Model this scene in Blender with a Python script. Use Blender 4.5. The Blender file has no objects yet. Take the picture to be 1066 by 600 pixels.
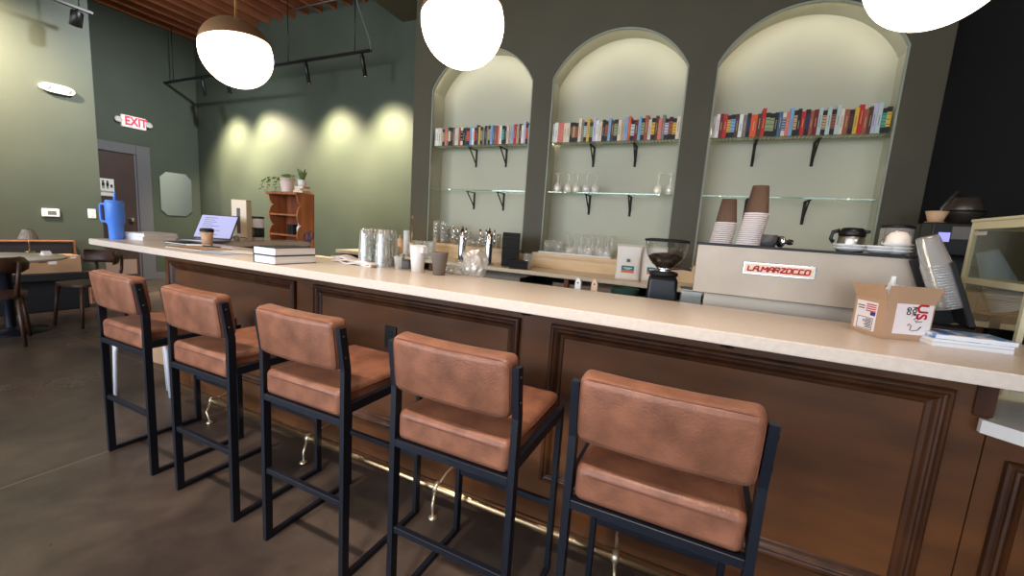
import bpy, bmesh, math, random
import numpy as np
from mathutils import Vector, Matrix
random.seed(11)
PI = math.pi
S = bpy.context.scene
COL = S.collection

# ------------------------------------------------------------------ camera
CAM = np.array([0.0, -1.3636, 1.32846])
F = 425.8
RW = np.array([[0.902922, 0.424493, 0.067357], [0.119892, -0.098259, -0.987912], [-0.412743, 0.900084, -0.139614]])
def ray(u, v): return RW.T @ np.array([(u-533)/F, (v-300)/F, 1.0])
def pz(u, v, z): r = ray(u, v); return CAM + (z-CAM[2])/r[2]*r
def py(u, v, y): r = ray(u, v); return CAM + (y-CAM[1])/r[1]*r
def px(u, v, x): r = ray(u, v); return CAM + (x-CAM[0])/r[0]*r

cd = bpy.data.cameras.new('camera'); cam = bpy.data.objects.new('camera', cd); COL.objects.link(cam)
cd.sensor_width = 36; cd.lens = F/1066*36; cd.clip_start = .02
rx_, up_, bk_ = Vector(RW[0]).normalized(), -Vector(RW[1]), -Vector(RW[2])
bk_.normalize(); up_ = bk_.cross(rx_).normalized(); rx_ = up_.cross(bk_)
mw = Matrix((rx_, up_, bk_)).transposed().to_4x4(); mw.translation = Vector(CAM)
cam.matrix_world = mw
S.camera = cam

# ------------------------------------------------------------------ materials
def lin(c):
    c = c/255
    return c/12.92 if c <= .04045 else ((c+.055)/1.055)**2.4
def L(rgb, a=1): return (lin(rgb[0]), lin(rgb[1]), lin(rgb[2]), a)
def mat(name, rgb, rough=.5, metal=0, rgb2=None, scale=6, stretch=(1,1,1), bump=0, bscale=40, detail=4, lo=.35, hi=.65, coat=0, ior=1.45, rvar=0):
    m = bpy.data.materials.new(name); m.use_nodes = True
    nt = m.node_tree; b = nt.nodes['Principled BSDF']
    b.inputs['Base Color'].default_value = L(rgb); b.inputs['Roughness'].default_value = rough
    b.inputs['Metallic'].default_value = metal; b.inputs['IOR'].default_value = ior
    b.inputs['Coat Weight'].default_value = coat; b.inputs['Coat Roughness'].default_value = .15
    if rgb2 is not None or bump or rvar:
        tc = nt.nodes.new('ShaderNodeTexCoord'); mp = nt.nodes.new('ShaderNodeMapping')
        mp.inputs['Scale'].default_value = stretch
        nt.links.new(tc.outputs['Object'], mp.inputs['Vector'])
        if rgb2 is not None or rvar:
            n = nt.nodes.new('ShaderNodeTexNoise'); n.inputs['Scale'].default_value = scale; n.inputs['Detail'].default_value = detail
            nt.links.new(mp.outputs[0], n.inputs['Vector'])
            r = nt.nodes.new('ShaderNodeValToRGB'); e = r.color_ramp.elements
            e[0].position, e[1].position = lo, hi
            e[0].color, e[1].color = L(rgb), L(rgb2 or rgb)
            nt.links.new(n.outputs['Fac'], r.inputs['Fac']); nt.links.new(r.outputs['Color'], b.inputs['Base Color'])
            if rvar:
                mr = nt.nodes.new('ShaderNodeMapRange'); mr.inputs['To Min'].default_value = rough-rvar; mr.inputs['To Max'].default_value = rough+rvar
                mr.inputs['From Min'].default_value = .3; mr.inputs['From Max'].default_value = .7
                nt.links.new(n.outputs['Fac'], mr.inputs['Value']); nt.links.new(mr.outputs[0], b.inputs['Roughness'])
        if bump:
            n2 = nt.nodes.new('ShaderNodeTexNoise'); n2.inputs['Scale'].default_value = bscale; n2.inputs['Detail'].default_value = 3
            nt.links.new(mp.outputs[0], n2.inputs['Vector'])
            bp = nt.nodes.new('ShaderNodeBump'); bp.inputs['Strength'].default_value = bump; bp.inputs['Distance'].default_value = .01
            nt.links.new(n2.outputs['Fac'], bp.inputs['Height']); nt.links.new(bp.outputs[0], b.inputs['Normal'])
    return m
def emit(name, rgb, s):
    m = bpy.data.materials.new(name); m.use_nodes = True; nt = m.node_tree
    b = nt.nodes['Principled BSDF']; b.inputs['Base Color'].default_value = L(rgb)
    b.inputs['Emission Color'].default_value = L(rgb); b.inputs['Emission Strength'].default_value = s
    return m
def thin_glass(name, tint=(245,248,246), edge=.55, base=.05, gcol=(255,255,255), rough=.03, body=0, bodycol=(235,235,230)):
    m = bpy.data.materials.new(name); m.use_nodes = True; nt = m.node_tree; nt.nodes.clear()
    o = nt.nodes.new('ShaderNodeOutputMaterial'); t = nt.nodes.new('ShaderNodeBsdfTransparent'); g = nt.nodes.new('ShaderNodeBsdfGlossy')
    t.inputs['Color'].default_value = L(tint); g.inputs['Color'].default_value = L(gcol); g.inputs['Roughness'].default_value = rough
    lw = nt.nodes.new('ShaderNodeLayerWeight'); lw.inputs['Blend'].default_value = .35
    mr = nt.nodes.new('ShaderNodeMapRange'); mr.inputs['To Min'].default_value = base; mr.inputs['To Max'].default_value = edge
    nt.links.new(lw.outputs['Facing'], mr.inputs['Value'])
    mx = nt.nodes.new('ShaderNodeMixShader'); nt.links.new(mr.outputs[0], mx.inputs['Fac'])
    nt.links.new(t.outputs[0], mx.inputs[1]); nt.links.new(g.outputs[0], mx.inputs[2])
    last = mx
    if body:
        d = nt.nodes.new('ShaderNodeBsdfDiffuse'); d.inputs['Color'].default_value = L(bodycol)
        mx2 = nt.nodes.new('ShaderNodeMixShader'); mx2.inputs['Fac'].default_value = body
        nt.links.new(mx.outputs[0], mx2.inputs[1]); nt.links.new(d.outputs[0], mx2.inputs[2]); last = mx2
    nt.links.new(last.outputs[0], o.inputs['Surface'])
    return m

GREEN = mat('green_paint', (70,79,67), .55, rgb2=(74,83,70), scale=2, bump=.03, bscale=120)
DARKGREEN = mat('dark_green_paint', (76,71,54), .6, rgb2=(80,75,57), scale=2)
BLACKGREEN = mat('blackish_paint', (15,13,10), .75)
NICHE = mat('sage_paint', (170,172,154), .6, rgb2=(174,176,158), scale=2)
SAGE_TRIM = mat('sage_trim_paint', (150,156,140), .5)
GREYTRIM = mat('grey_trim_paint', (104,104,108), .45)
DOORM = mat('door_brown', (74,58,56), .45, rgb2=(68,52,50), scale=3)
STEEL = mat('brushed_steel', (190,182,172), .32, 1, rgb2=(170,162,152), scale=20, stretch=(.4,1,12))
STEELP = mat('steel_panel', (186,170,150), .45, .5, rgb2=(170,154,136), scale=3)
CHROME = mat('chrome', (220,220,220), .12, 1)
BRASS = mat('brass', (206,176,134), .28, 1)
BRUSHBRASS = mat('aged_brass', (186,152,112), .42, .8)
WALNUT = mat('stained_wood', (110,66,31), .48, rgb2=(74,43,20), scale=3.6, stretch=(.6,1,2.6), bump=.05, bscale=18, detail=7, lo=.3, hi=.72)
WALNUTD = mat('stained_wood_frame', (82,46,20), .36, rgb2=(56,30,13), scale=4, stretch=(3,1,1), detail=6)
CHAIRWOOD = mat('chair_wood', (70,44,30), .42, rgb2=(54,33,22), scale=5, stretch=(1,6,1))
OLDWOOD = mat('orange_pine', (182,116,72), .5, rgb2=(150,88,50), scale=3, stretch=(5,5,.7), detail=6)
PLY = mat('light_plywood', (232,204,160), .45, rgb2=(222,190,144), scale=4, stretch=(1,6,6))
QUARTZ = mat('cream_quartz', (220,204,187), .28, rgb2=(213,197,180), scale=60, detail=2)
QUARTZ2 = mat('warm_counter', (232,214,186), .3, rgb2=(226,206,176), scale=30)
WHITEQ = mat('white_counter', (226,222,216), .35)
BLUEBLACK = mat('black_powdercoat', (16,20,30), .42, bump=.03, bscale=200)
BLACK = mat('black_plastic', (18,18,19), .4)
BLACKM = mat('matt_black', (26,25,24), .7)
DARKIN = mat('dark_interior', (22,18,15), .8)
JOIST = mat('joist_wood', (178,110,74), .7, rgb2=(146,84,54), scale=3, stretch=(4,.5,4), detail=6)
DECK = mat('deck_wood', (112,62,40), .75, rgb2=(90,48,30), scale=3, stretch=(1,5,1))
WHITE = mat('white_plastic', (232,230,226), .4)
PAPERW = mat('white_paper', (236,234,230), .8)
PAGES = mat('page_edges', (238,230,214), .8, rgb2=(228,218,198), scale=4, stretch=(1,1,80))
PAGESW = mat('white_page_edges', (240,240,240), .8, rgb2=(226,226,228), scale=4, stretch=(1,1,90))
GREYC = mat('grey_paper_cup', (122,112,104), .6)
BROWNC = mat('brown_paper_cup', (104,82,68), .6)
KRAFT = mat('kraft_cardboard', (188,152,120), .8, rgb2=(178,142,110), scale=5)
KRAFTIN = mat('kraft_inside', (206,160,118), .8)
BLUE = mat('blue_enamel', (84,138,238), .38)
RED = mat('red_enamel', (190,26,34), .45)
EXITRED = emit('exit_red', (255,40,70), 1.2)
TOWEL = mat('white_towel', (238,230,224), .9, bump=.3, bscale=80)
TEAL = mat('teal_print', (40,130,140), .6)
ORANGE = mat('orange_print', (232,130,80), .6)
INK = mat('black_ink', (30,30,34), .7)
BAGW = mat('coffee_bag_paper', (250,242,232), .65, rgb2=(244,234,222), scale=6, bump=.35, bscale=9)
BEANS = mat('coffee_beans', (58,34,22), .5, rgb2=(34,19,12), scale=120, bump=.8, bscale=140)
BENCHF = mat('dark_upholstery', (30,31,34), .75, bump=.1, bscale=80)
BEIGEF = mat('beige_metal', (206,196,160), .45)
LEAF = mat('pale_leaf', (142,186,84), .5, rgb2=(206,222,150), scale=14)
LEAF2 = mat('dark_leaf', (56,84,42), .5, rgb2=(120,142,74), scale=20)
POT = mat('blush_pot', (226,204,190), .55)
SHADE = mat('smoked_shade', (150,140,130), .5, rgb2=(120,112,104), scale=30, stretch=(1,1,.2))
WTUBE = mat('white_tube', (226,228,234), .35)
SCREEN = emit('laptop_screen', (150,152,190), .75)
SCREENB = emit('brewer_screen', (150,150,230), .9)
NAVY = mat('navy_plastic', (28,44,92), .5)
GREENC = mat('dark_green_cloth', (30,58,46), .8)
GLASS = thin_glass('clear_glass', edge=.6, base=.06)
GLASSB = thin_glass('bright_glass', edge=.8, base=.08, body=.16, bodycol=(255,250,242))
GLASSW = thin_glass('stem_glass', edge=.8, base=.1, body=.32, bodycol=(255,250,242))
SHELFG = thin_glass('shelf_glass', tint=(250,253,251), edge=.08, base=.01)
SHELFE = thin_glass('shelf_glass_edge', tint=(214,232,222), edge=.25, base=.12, gcol=(225,245,232), body=.2, bodycol=(140,170,150))
PET = thin_glass('clear_plastic', edge=.7, base=.14, rough=.15, body=.22, bodycol=(225,222,220))
WRAP = thin_glass('plastic_wrap', edge=.6, base=.15, rough=.2, body=.3, bodycol=(238,228,215))
CASEG = thin_glass('case_glass', tint=(236,236,226), edge=.3, base=.05)
WINDOWG = thin_glass('window_glass', tint=(250,252,255), edge=.3, base=.04)
BLUECUP = mat('pale_blue_cup', (168,188,222), .5)

def leather():
    m = mat('tan_leather', (146,96,72), .4, rgb2=(108,69,51), scale=13, bump=.16, bscale=160, detail=6, lo=.3, hi=.7)
    return m
LEATHER = leather()
STITCH = mat('leather_seam', (104,60,42), .6)

def floor_mat():
    m = mat('stained_concrete', (98,84,74), .33, rgb2=(52,44,40), scale=1.3, detail=9, lo=.32, hi=.7, bump=.03, bscale=25, rvar=.1)
    nt = m.node_tree; b = nt.nodes['Principled BSDF']
    ramp = [n for n in nt.nodes if n.type == 'VALTORGB'][0]
    tc = nt.nodes.new('ShaderNodeTexCoord')
    n2 = nt.nodes.new('ShaderNodeTexNoise'); n2.inputs['Scale'].default_value = 5.5; n2.inputs['Detail'].default_value = 8; n2.inputs['Distortion'].default_value = 1.2
    nt.links.new(tc.outputs['Object'], n2.inputs['Vector'])
    r2 = nt.nodes.new('ShaderNodeValToRGB'); r2.color_ramp.elements[0].position = .3; r2.color_ramp.elements[1].position = .75
    r2.color_ramp.elements[0].color = (.55,.55,.55,1); r2.color_ramp.elements[1].color = (1.15,1.12,1.08,1)
    nt.links.new(n2.outputs['Fac'], r2.inputs['Fac'])
    mx = nt.nodes.new('ShaderNodeMix'); mx.data_type = 'RGBA'; mx.blend_type = 'MULTIPLY'; mx.inputs[0].default_value = .8
    nt.links.new(ramp.outputs['Color'], mx.inputs[6]); nt.links.new(r2.outputs['Color'], mx.inputs[7])
    # saw-cut joints in the slab
    sp = nt.nodes.new('ShaderNodeSeparateXYZ'); nt.links.new(tc.outputs['Object'], sp.inputs[0])
    last = mx.outputs[2]
    for ax, pos in ((0, -2.78), (1, .376)):
        a = nt.nodes.new('ShaderNodeMath'); a.operation = 'ADD'; a.inputs[1].default_value = -pos; nt.links.new(sp.outputs[ax], a.inputs[0])
        ab = nt.nodes.new('ShaderNodeMath'); ab.operation = 'ABSOLUTE'; nt.links.new(a.outputs[0], ab.inputs[0])
        lt = nt.nodes.new('ShaderNodeMath'); lt.operation = 'LESS_THAN'; lt.inputs[1].default_value = .004; nt.links.new(ab.outputs[0], lt.inputs[0])
        m3 = nt.nodes.new('ShaderNodeMix'); m3.data_type = 'RGBA'
        m3.inputs[7].default_value = L((122,106,88)); nt.links.new(lt.outputs[0], m3.inputs[0]); nt.links.new(last, m3.inputs[6]); last = m3.outputs[2]
    nt.links.new(last, b.inputs['Base Color'])
    return m
FLOORM = floor_mat()

# ------------------------------------------------------------------ mesh builder
class MB:
    def __init__(s): s.bm = bmesh.new()
    def _mi(s, faces, mi, smooth=False):
        for f in faces: f.material_index = mi; f.smooth = smooth
    def box(s, x0, x1, y0, y1, z0, z1, bev=0, seg=1, mi=0, M=None, smooth=False):
        r = bmesh.ops.create_cube(s.bm, size=1); vs = r['verts']
        for v in vs:
            v.co = Vector(((x0+x1)/2+v.co.x*(x1-x0), (y0+y1)/2+v.co.y*(y1-y0), (z0+z1)/2+v.co.z*(z1-z0)))
        fs = list({f for v in vs for f in v.link_faces})
        if bev:
            es = list({e for v in vs for e in v.link_edges})
            rr = bmesh.ops.bevel(s.bm, geom=es, offset=bev, segments=seg, affect='EDGES', profile=.5)
            fs = list(set([f for f in rr['faces'] if f.is_valid] + [f for f in fs if f.is_valid]))
            vs = list({v for f in fs for v in f.verts})
        s._mi(fs, mi, smooth or (bev > 0 and seg > 1))
        if M is not None: bmesh.ops.transform(s.bm, matrix=M, verts=vs)
        return vs
    def lathe(s, prof, seg=24, c=(0,0,0), mi=0, M=None, smooth=True, close=False):
        rings = []; T = Matrix.Translation(c)
        if M is not None: T = M
        for r, z in prof:
            if r < 1e-6: rings.append([s.bm.verts.new(T @ Vector((0,0,z)))])
            else: rings.append([s.bm.verts.new(T @ Vector((r*math.cos(2*PI*i/seg), r*math.sin(2*PI*i/seg), z))) for i in range(seg)])
        pairs = list(zip(rings, rings[1:]))
        if close: pairs.append((rings[-1], rings[0]))
        for a, b in pairs:
            for i in range(seg):
                j = (i+1) % seg
                if len(a) == 1 and len(b) == 1: continue
                if len(a) == 1: f = s.bm.faces.new((a[0], b[j], b[i]))
                elif len(b) == 1: f = s.bm.faces.new((a[i], a[j], b[0]))
                else: f = s.bm.faces.new((a[i], a[j], b[j], b[i]))
                f.material_index = mi; f.smooth = smooth
    def cyl(s, c, r, z0, z1, seg=20, r2=None, mi=0, M=None):
        r2 = r if r2 is None else r2
        s.lathe([(0,z0),(r,z0),(r,z0),(r2,z1),(r2,z1),(0,z1)], seg, c, mi, M)
        # sharp caps
    def tube(s, pts, r, seg=8, mi=0, closed=False):
        pts = [Vector(p) for p in pts]; n = len(pts); rings = []
        up = None
        for i, p in enumerate(pts):
            a = pts[i-1] if (i or closed) else p; b = pts[(i+1) % n] if (i < n-1 or closed) else p
            t = (b-a).normalized()
            if up is None:
                up = Vector((0,0,1)) if abs(t.z) < .9 else Vector((1,0,0))
            u = (up - t*up.dot(t))
            if u.length < 1e-4: u = Vector((1,0,0))-t*t.x
            u.normalize(); up = u; w = t.cross(u)
            rr = r[i] if isinstance(r, (list, tuple)) else r
            rings.append([s.bm.verts.new(p + u*rr*math.cos(2*PI*k/seg) + w*rr*math.sin(2*PI*k/seg)) for k in range(seg)])
        pr = list(zip(rings, rings[1:]))
        if closed: pr.append((rings[-1], rings[0]))
        for a, b in pr:
            for k in range(seg):
                f = s.bm.faces.new((a[k], a[(k+1) % seg], b[(k+1) % seg], b[k])); f.smooth = True; f.material_index = mi
        if not closed:
            for ring, rev in ((rings[0], 1), (rings[-1], 0)):
                f = s.bm.faces.new(ring[::-1] if rev else ring); f.material_index = mi
    def bar(s, a, b, w, h=None, mi=0, up=(0,0,1)):
        a, b = Vector(a), Vector(b); h = h or w; t = (b-a).normalized(); up = Vector(up)
        if abs(t.dot(up)) > .95: up = Vector((0,1,0))
        x = t.cross(up).normalized(); z = x.cross(t)
        v = [s.bm.verts.new(p + x*sx*w/2 + z*sz*h/2) for p in (a, b) for sx, sz in ((-1,-1),(1,-1),(1,1),(-1,1))]
        for q in ((0,1,2,3),(7,6,5,4),(0,4,5,1),(1,5,6,2),(2,6,7,3),(3,7,4,0)):
            f = s.bm.faces.new([v[i] for i in q]); f.material_index = mi
    def prism(s, poly, d0, d1, axis='y', mi=0, M=None, smooth=False):
        def P(a, b, d): return {'y': (a, d, b), 'z': (a, b, d), 'x': (d, a, b)}[axis]
        A = [s.bm.verts.new(P(a, b, d0)) for a, b in poly]; B = [s.bm.verts.new(P(a, b, d1)) for a, b in poly]
        fs = [s.bm.faces.new(A[::-1]), s.bm.faces.new(B)]
        n = len(poly)
        for i in range(n):
            f = s.bm.faces.new((A[i], A[(i+1) % n], B[(i+1) % n], B[i])); f.smooth = smooth; fs.append(f)
        for f in fs: f.material_index = mi
        if M is not None: bmesh.ops.transform(s.bm, matrix=M, verts=A+B)
    def quad(s, a, b, c, d, mi=0, smooth=False):
        f = s.bm.faces.new([s.bm.verts.new(p) for p in (a, b, c, d)]); f.material_index = mi; f.smooth = smooth
    def build(s, name, mats, parent=None, loc=None, rot=None, sub=0):
        bmesh.ops.recalc_face_normals(s.bm, faces=s.bm.faces[:])
        me = bpy.data.meshes.new(name); s.bm.to_mesh(me); s.bm.free()
        for m in (mats if isinstance(mats, (list, tuple)) else [mats]): me.materials.append(m)
        o = bpy.data.objects.new(name, me); COL.objects.link(o)
        if parent is not None: o.parent = parent
        if loc is not None: o.location = loc
        if rot is not None: o.rotation_euler = rot
        if sub:
            md = o.modifiers.new('sub', 'SUBSURF'); md.levels = sub; md.render_levels = sub
        return o
def tag(o, label, cat, group=None, kind=None):
    o['label'] = label; o['category'] = cat
    if group: o['group'] = group
    if kind: o['kind'] = kind
    return o
def thing(name, label, cat, loc=(0,0,0), rz=0, group=None):
    o = bpy.data.objects.new(name, None); COL.objects.link(o); o.empty_display_size = .05
    o.location = tuple(float(v) for v in loc); o.rotation_euler = (0,0,rz)
    return tag(o, label, cat, group)
def struct(o): o['kind'] = 'structure'; return o
def kids(o): return [c for c in COL.objects if c.parent == o]
def dup(root, loc, rz=None, label=None, group=None, scale=None):
    r = root.copy(); COL.objects.link(r); r.location = tuple(float(v) for v in loc)
    if rz is not None: r.rotation_euler = (0,0,rz)
    if label: r['label'] = label
    if group: r['group'] = group
    if scale: r.scale = scale
    for ch in kids(root):
        c = ch.copy(); COL.objects.link(c); c.parent = r
        for g in kids(ch):
            d = g.copy(); COL.objects.link(d); d.parent = c
    return r
def rbox(sx, sy, sz, bev, seg=4):
    mb = MB(); mb.box(-sx/2, sx/2, -sy/2, sy/2, -sz/2, sz/2, bev, seg); return mb
ORD = ['zeroth','first','second','third','fourth','fifth','sixth','seventh','eighth','ninth','tenth','eleventh','twelfth','thirteenth','fourteenth','fifteenth','sixteenth','seventeenth','eighteenth','nineteenth','twentieth']
def text_mesh(body, size, mat_, parent, M, name, extrude=.0006, xs=1.0, bold=0):
    cu = bpy.data.curves.new(name, 'FONT'); cu.body = body; cu.size = size; cu.extrude = extrude; cu.align_x = 'CENTER'; cu.align_y = 'CENTER'; cu.offset = bold
    t = bpy.data.objects.new(name, cu); COL.objects.link(t)
    me = bpy.data.meshes.new_from_object(t.evaluated_get(bpy.context.evaluated_depsgraph_get()))
    bpy.data.objects.remove(t)
    me.transform(M @ Matrix.Diagonal((xs,1,1,1)))
    me.materials.clear(); me.materials.append(mat_)
    o = bpy.data.objects.new(name, me); COL.objects.link(o); o.parent = parent
    return o
RXZ = Matrix.Rotation(PI/2, 4, 'X')        # text lying in XY -> standing facing -Y

# ------------------------------------------------------------------ room
YW, YN, YB = 2.74, 3.033, 3.43             # arch wall face, niche rear, spot-lit wall
XL1, XL2, YC = -7.4, -9.04, 1.36           # near left wall, recessed left wall, its corner
ZC = 4.41
mb = MB(); mb.box(-9.3, 4.3, -6.2, 3.7, -.1, 0); struct(mb.build('floor', FLOORM))
mb = MB(); mb.box(-9.3, 4.3, -6.2, 3.7, ZC+.24, ZC+.3); ceil = struct(mb.build('ceiling', DECK))
x = -9.0
while x < 4.2:
    mb = MB(); mb.box(x-.024, x+.024, -6.1, YB, ZC, ZC+.24, .004); mb.build('joist', JOIST, ceil); x += .3
mb = MB(); mb.box(XL1-.12, XL1, -6.1, YC, 0, ZC+.25); mb.box(XL2, XL1-.12, YC-.12, YC, 0, ZC+.25)
struct(mb.build('wall_left_near', GREEN))
mb = MB(); mb.box(XL2-.15, XL2, YC-.12, YB+.15, 0, ZC+.25); struct(mb.build('wall_left_far', GREEN))
mb = MB(); mb.box(XL2, -3.0, YB, YB+.15, 0, ZC+.25); struct(mb.build('wall_back', GREEN))
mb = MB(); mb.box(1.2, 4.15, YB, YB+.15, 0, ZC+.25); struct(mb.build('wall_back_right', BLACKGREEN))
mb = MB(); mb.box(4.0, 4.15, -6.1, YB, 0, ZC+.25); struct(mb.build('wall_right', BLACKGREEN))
mb = MB(); mb.box(XL2+.001, XL2+.016, YC, YB, 0, .12, .004); struct(mb.build('baseboard_left', GREYTRIM))
mb = MB(); mb.box(XL2+.016, -4.6, YB-.016, YB-.001, 0, .12, .004); struct(mb.build('baseboard_back', GREYTRIM))
# street-side wall with shop windows (daylight comes from here)
WX = [(-6.9,-4.3),(-3.9,-1.3),(-.9,1.7),(2.1,3.7)]; WZ0, WZ1 = .45, 3.3
mb = MB(); mb.box(-7.5, 4.1, -6.1, -5.95, 0, WZ0); mb.box(-7.5, 4.1, -6.1, -5.95, WZ1, ZC+.25)
xs = [-7.5]+[v for w in WX for v in w]+[4.1]
for a, b in zip(xs[::2], xs[1::2]): mb.box(a, b, -6.1, -5.95, WZ0, WZ1)
struct(mb.build('wall_front', DARKGREEN))
for i, (a, b) in enumerate(WX):
    mb = MB(); t = .05
    for q in ((a,a+t,WZ0,WZ1),(b-t,b,WZ0,WZ1),(a+t,b-t,WZ0,WZ0+t),(a+t,b-t,WZ1-t,WZ1),((a+b)/2-.025,(a+b)/2+.025,WZ0+t,WZ1-t)):
        mb.box(q[0],q[1],-6.07,-5.98,q[2],q[3])
    w = struct(mb.build('window_%d' % (i+1), BLACKM))
    mb = MB(); mb.box(a+t, b-t, -6.03, -6.02, WZ0+t, WZ1-t); mb.build('pane', WINDOWG, w)
# soffit beam
mb = MB(); mb.box(-4.12, -3.36, -6.0, YB, 4.06, ZC+.24); struct(mb.build('trim_1', DARKGREEN))

# arch wall
NI = [(-3.0758,-1.8008),(-1.5890,-.3120),(-.0852,1.1894)]
ZS, ZA, ZSILL = 2.873, 3.27, 1.10
XA0, XA1 = -3.33, 1.425
def arc_pts(x0, x1, zs, za, n=28):
    w = (x1-x0)/2; h = za-zs; R = (w*w+h*h)/(2*h); cx = (x0+x1)/2; cz = za-R; a = math.asin(w/R)
    return [(cx+R*math.sin(-a+2*a*i/n), cz+R*math.cos(-a+2*a*i/n)) for i in range(n+1)]
mb = MB(); ye = YW+.03
edges = [XA0]+[v for n in NI for v in n]+[XA1]
ZT = ZC+.24
for a, b in zip(edges[::2], edges[1::2]): mb.box(a, b, YW, ye, 0, ZT)
for a, b in NI:
    mb.box(a, b, YW, ye, 0, ZSILL)
    P = arc_pts(a, b, ZS, ZA)
    for (p0, p1) in zip(P, P[1:]):
        mb.prism([p0, p1, (p1[0], ZT), (p0[0], ZT)], YW, ye)
mb.box(XA0, XA0+.05, ye, YB, 0, ZT); mb.box(XA1-.05, XA1, ye, YB, 0, ZT)
AW = struct(mb.build('wall_arches', DARKGREEN))
OV = .022
for i, (a, b) in enumerate(NI):
    mb = MB(); a2, b2 = a-OV, b+OV
    P = [(a2, ZSILL)] + arc_pts(a2, b2, ZS+.004, ZA+OV) + [(b2, ZSILL)]
    n = len(P)
    for p0, p1 in zip(P, P[1:]):
        mb.quad((p0[0],ye,p0[1]), (p1[0],ye,p1[1]), (p1[0],YN,p1[1]), (p0[0],YN,p0[1]))
    f = mb.bm.faces.new([mb.bm.verts.new((p[0],YN,p[1])) for p in P])
    mb.build('niche_lining', NICHE, AW)
    # slim lip round the opening
    mb = MB(); P0 = [(a, ZSILL)]+arc_pts(a, b, ZS, ZA)+[(b, ZSILL)]; P1 = [(a+.014, ZSILL)]+arc_pts(a+.014, b-.014, ZS-.003, ZA-.014)+[(b-.014, ZSILL)]
    for k in range(len(P0)-1):
        mb.prism([P0[k], P0[k+1], P1[k+1], P1[k]], YW+.008, ye+.006)
    mb.build('niche_trim', SAGE_TRIM, AW)

# ------------------------------------------------------------------ door, left wall
dz0 = 2.17
yR, yRo = 2.44, 2.64; yL = yR-.93
mb = MB(); mb.box(XL2, XL2+.05, yR, yRo, 0, 2.33, .006); mb.box(XL2, XL2+.05, yL-.16, yR, dz0, 2.33, .006); mb.box(XL2, XL2+.05, yL-.16, yL, 0, dz0, .006)
mb.box(XL2+.0, XL2+.03, yR-.03, yR, 0, dz0); 
dr = struct(mb.build('door_1', GREYTRIM))
mb = MB(); mb.box(XL2, XL2+.022, yL, yR-.03, .005, dz0, .003); mb.build('door_leaf', DOORM, dr)
mb = MB(); mb.box(XL2+.022, XL2+.026, yL+.03, yR-.07, .12, .38, .001); mb.build('kick_plate', mat('kick_plate', (176,150,136), .5, .3), dr)
mb = MB(); M = Matrix.Translation((XL2+.022, yR-.12, 1.06)) @ Matrix.Rotation(PI/2, 4, 'Y')
mb.lathe([(0,0),(.033,0),(.033,.012),(.014,.016),(.012,.045),(.03,.055),(.034,.075),(.022,.092),(0,.094)], 18, M=M)
mb.build('door_knob', CHROME, dr)
p = px(110, 195, XL2)
sg = thing('restroom_sign', 'white restroom sign with black figures fixed to the brown door', 'sign', (XL2+.0225, p[1]-.02, p[2]))
mb = MB(); mb.box(0, .006, -.11, .12, -.14, .14, .002); mb.build('plate', PAPERW, sg)
mb = MB()
for cy in (-.02, .035):
    mb.lathe([(0,0),(.014,0),(.014,.002),(0,.002)], 12, M=Matrix.Translation((.006, cy, .095)) @ Matrix.Rotation(PI/2,4,'Y'))
    mb.box(.006,.008, cy-.017, cy+.017, .02, .078); mb.box(.006,.008, cy-.012, cy-.003, -.02, .02); mb.box(.006,.008, cy+.003, cy+.012, -.02, .02)
mb.box(.006,.008,.07,.1,.0,.05)
mb.build('pictogram', INK, sg)
text_mesh('RESTROOM', .036, INK, sg, Matrix.Translation((.0065, .015, -.075)) @ Matrix.Rotation(PI/2,4,'Z') @ RXZ, 'lettering', bold=.001)

# exit sign
p0, p1 = px(126, 119, XL2), px(150, 136, XL2)
cy, cz = (p0[1]+p1[1])/2, (p0[2]+p1[2])/2
ex = thing('exit_sign', 'white exit sign with red letters and twin lamp heads above the door', 'exit sign', (XL2+.001, cy, cz))
mb = MB(); mb.box(0, .045, -.165, .165, -.095, .095, .006, 2); mb.build('housing', emit('exit_face', (240,232,228), .45), ex)
text_mesh('EXIT', .19, EXITRED, ex, Matrix.Translation((.0458, .025, .002)) @ Matrix.Rotation(PI/2,4,'Z') @ RXZ, 'lettering', xs=.78, bold=.006)
mb = MB(); mb.prism([(-.128,0),(-.1,.03),(-.1,-.03)], .0455, .047, 'x'); mb.build('arrow', EXITRED, ex)
for s in (-1, 1):
    mb = MB(); M = Matrix.Translation((.03, s*.205, .0)) @ Matrix.Rotation(PI/2-.3,4,'Y')
    mb.lathe([(0,-.03),(.03,-.026),(.05,0),(.052,.02),(.046,.028),(0,.03)], 20, M=M); mb.build('lamp_head', WHITE, ex)
# emergency light
p = px(58.5, 93, XL1)
em = thing('emergency_light', 'oval white emergency light high on the near left wall', 'emergency light', (XL1+.001, p[1], p[2]))
mb = MB()
prof = [(math.copysign(abs(math.cos(t))**.6,math.cos(t))*.15, math.copysign(abs(math.sin(t))**.8,math.sin(t))*.05) for t in [2*PI*k/28 for k in range(28)]]
mb.prism(prof, 0, .05, 'x'); mb.build('housing', WHITE, em)
for s in (-1,1):
    mb = MB(); mb.lathe([(0,.012),(.03,.01),(.034,0),(0,0)], 18, M=Matrix.Translation((.05,s*.09,.006)) @ Matrix.Rotation(PI/2,4,'Y')); mb.build('lamp_lens', mat('lens_%d' % s, (206,196,180), .3), em)
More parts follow.
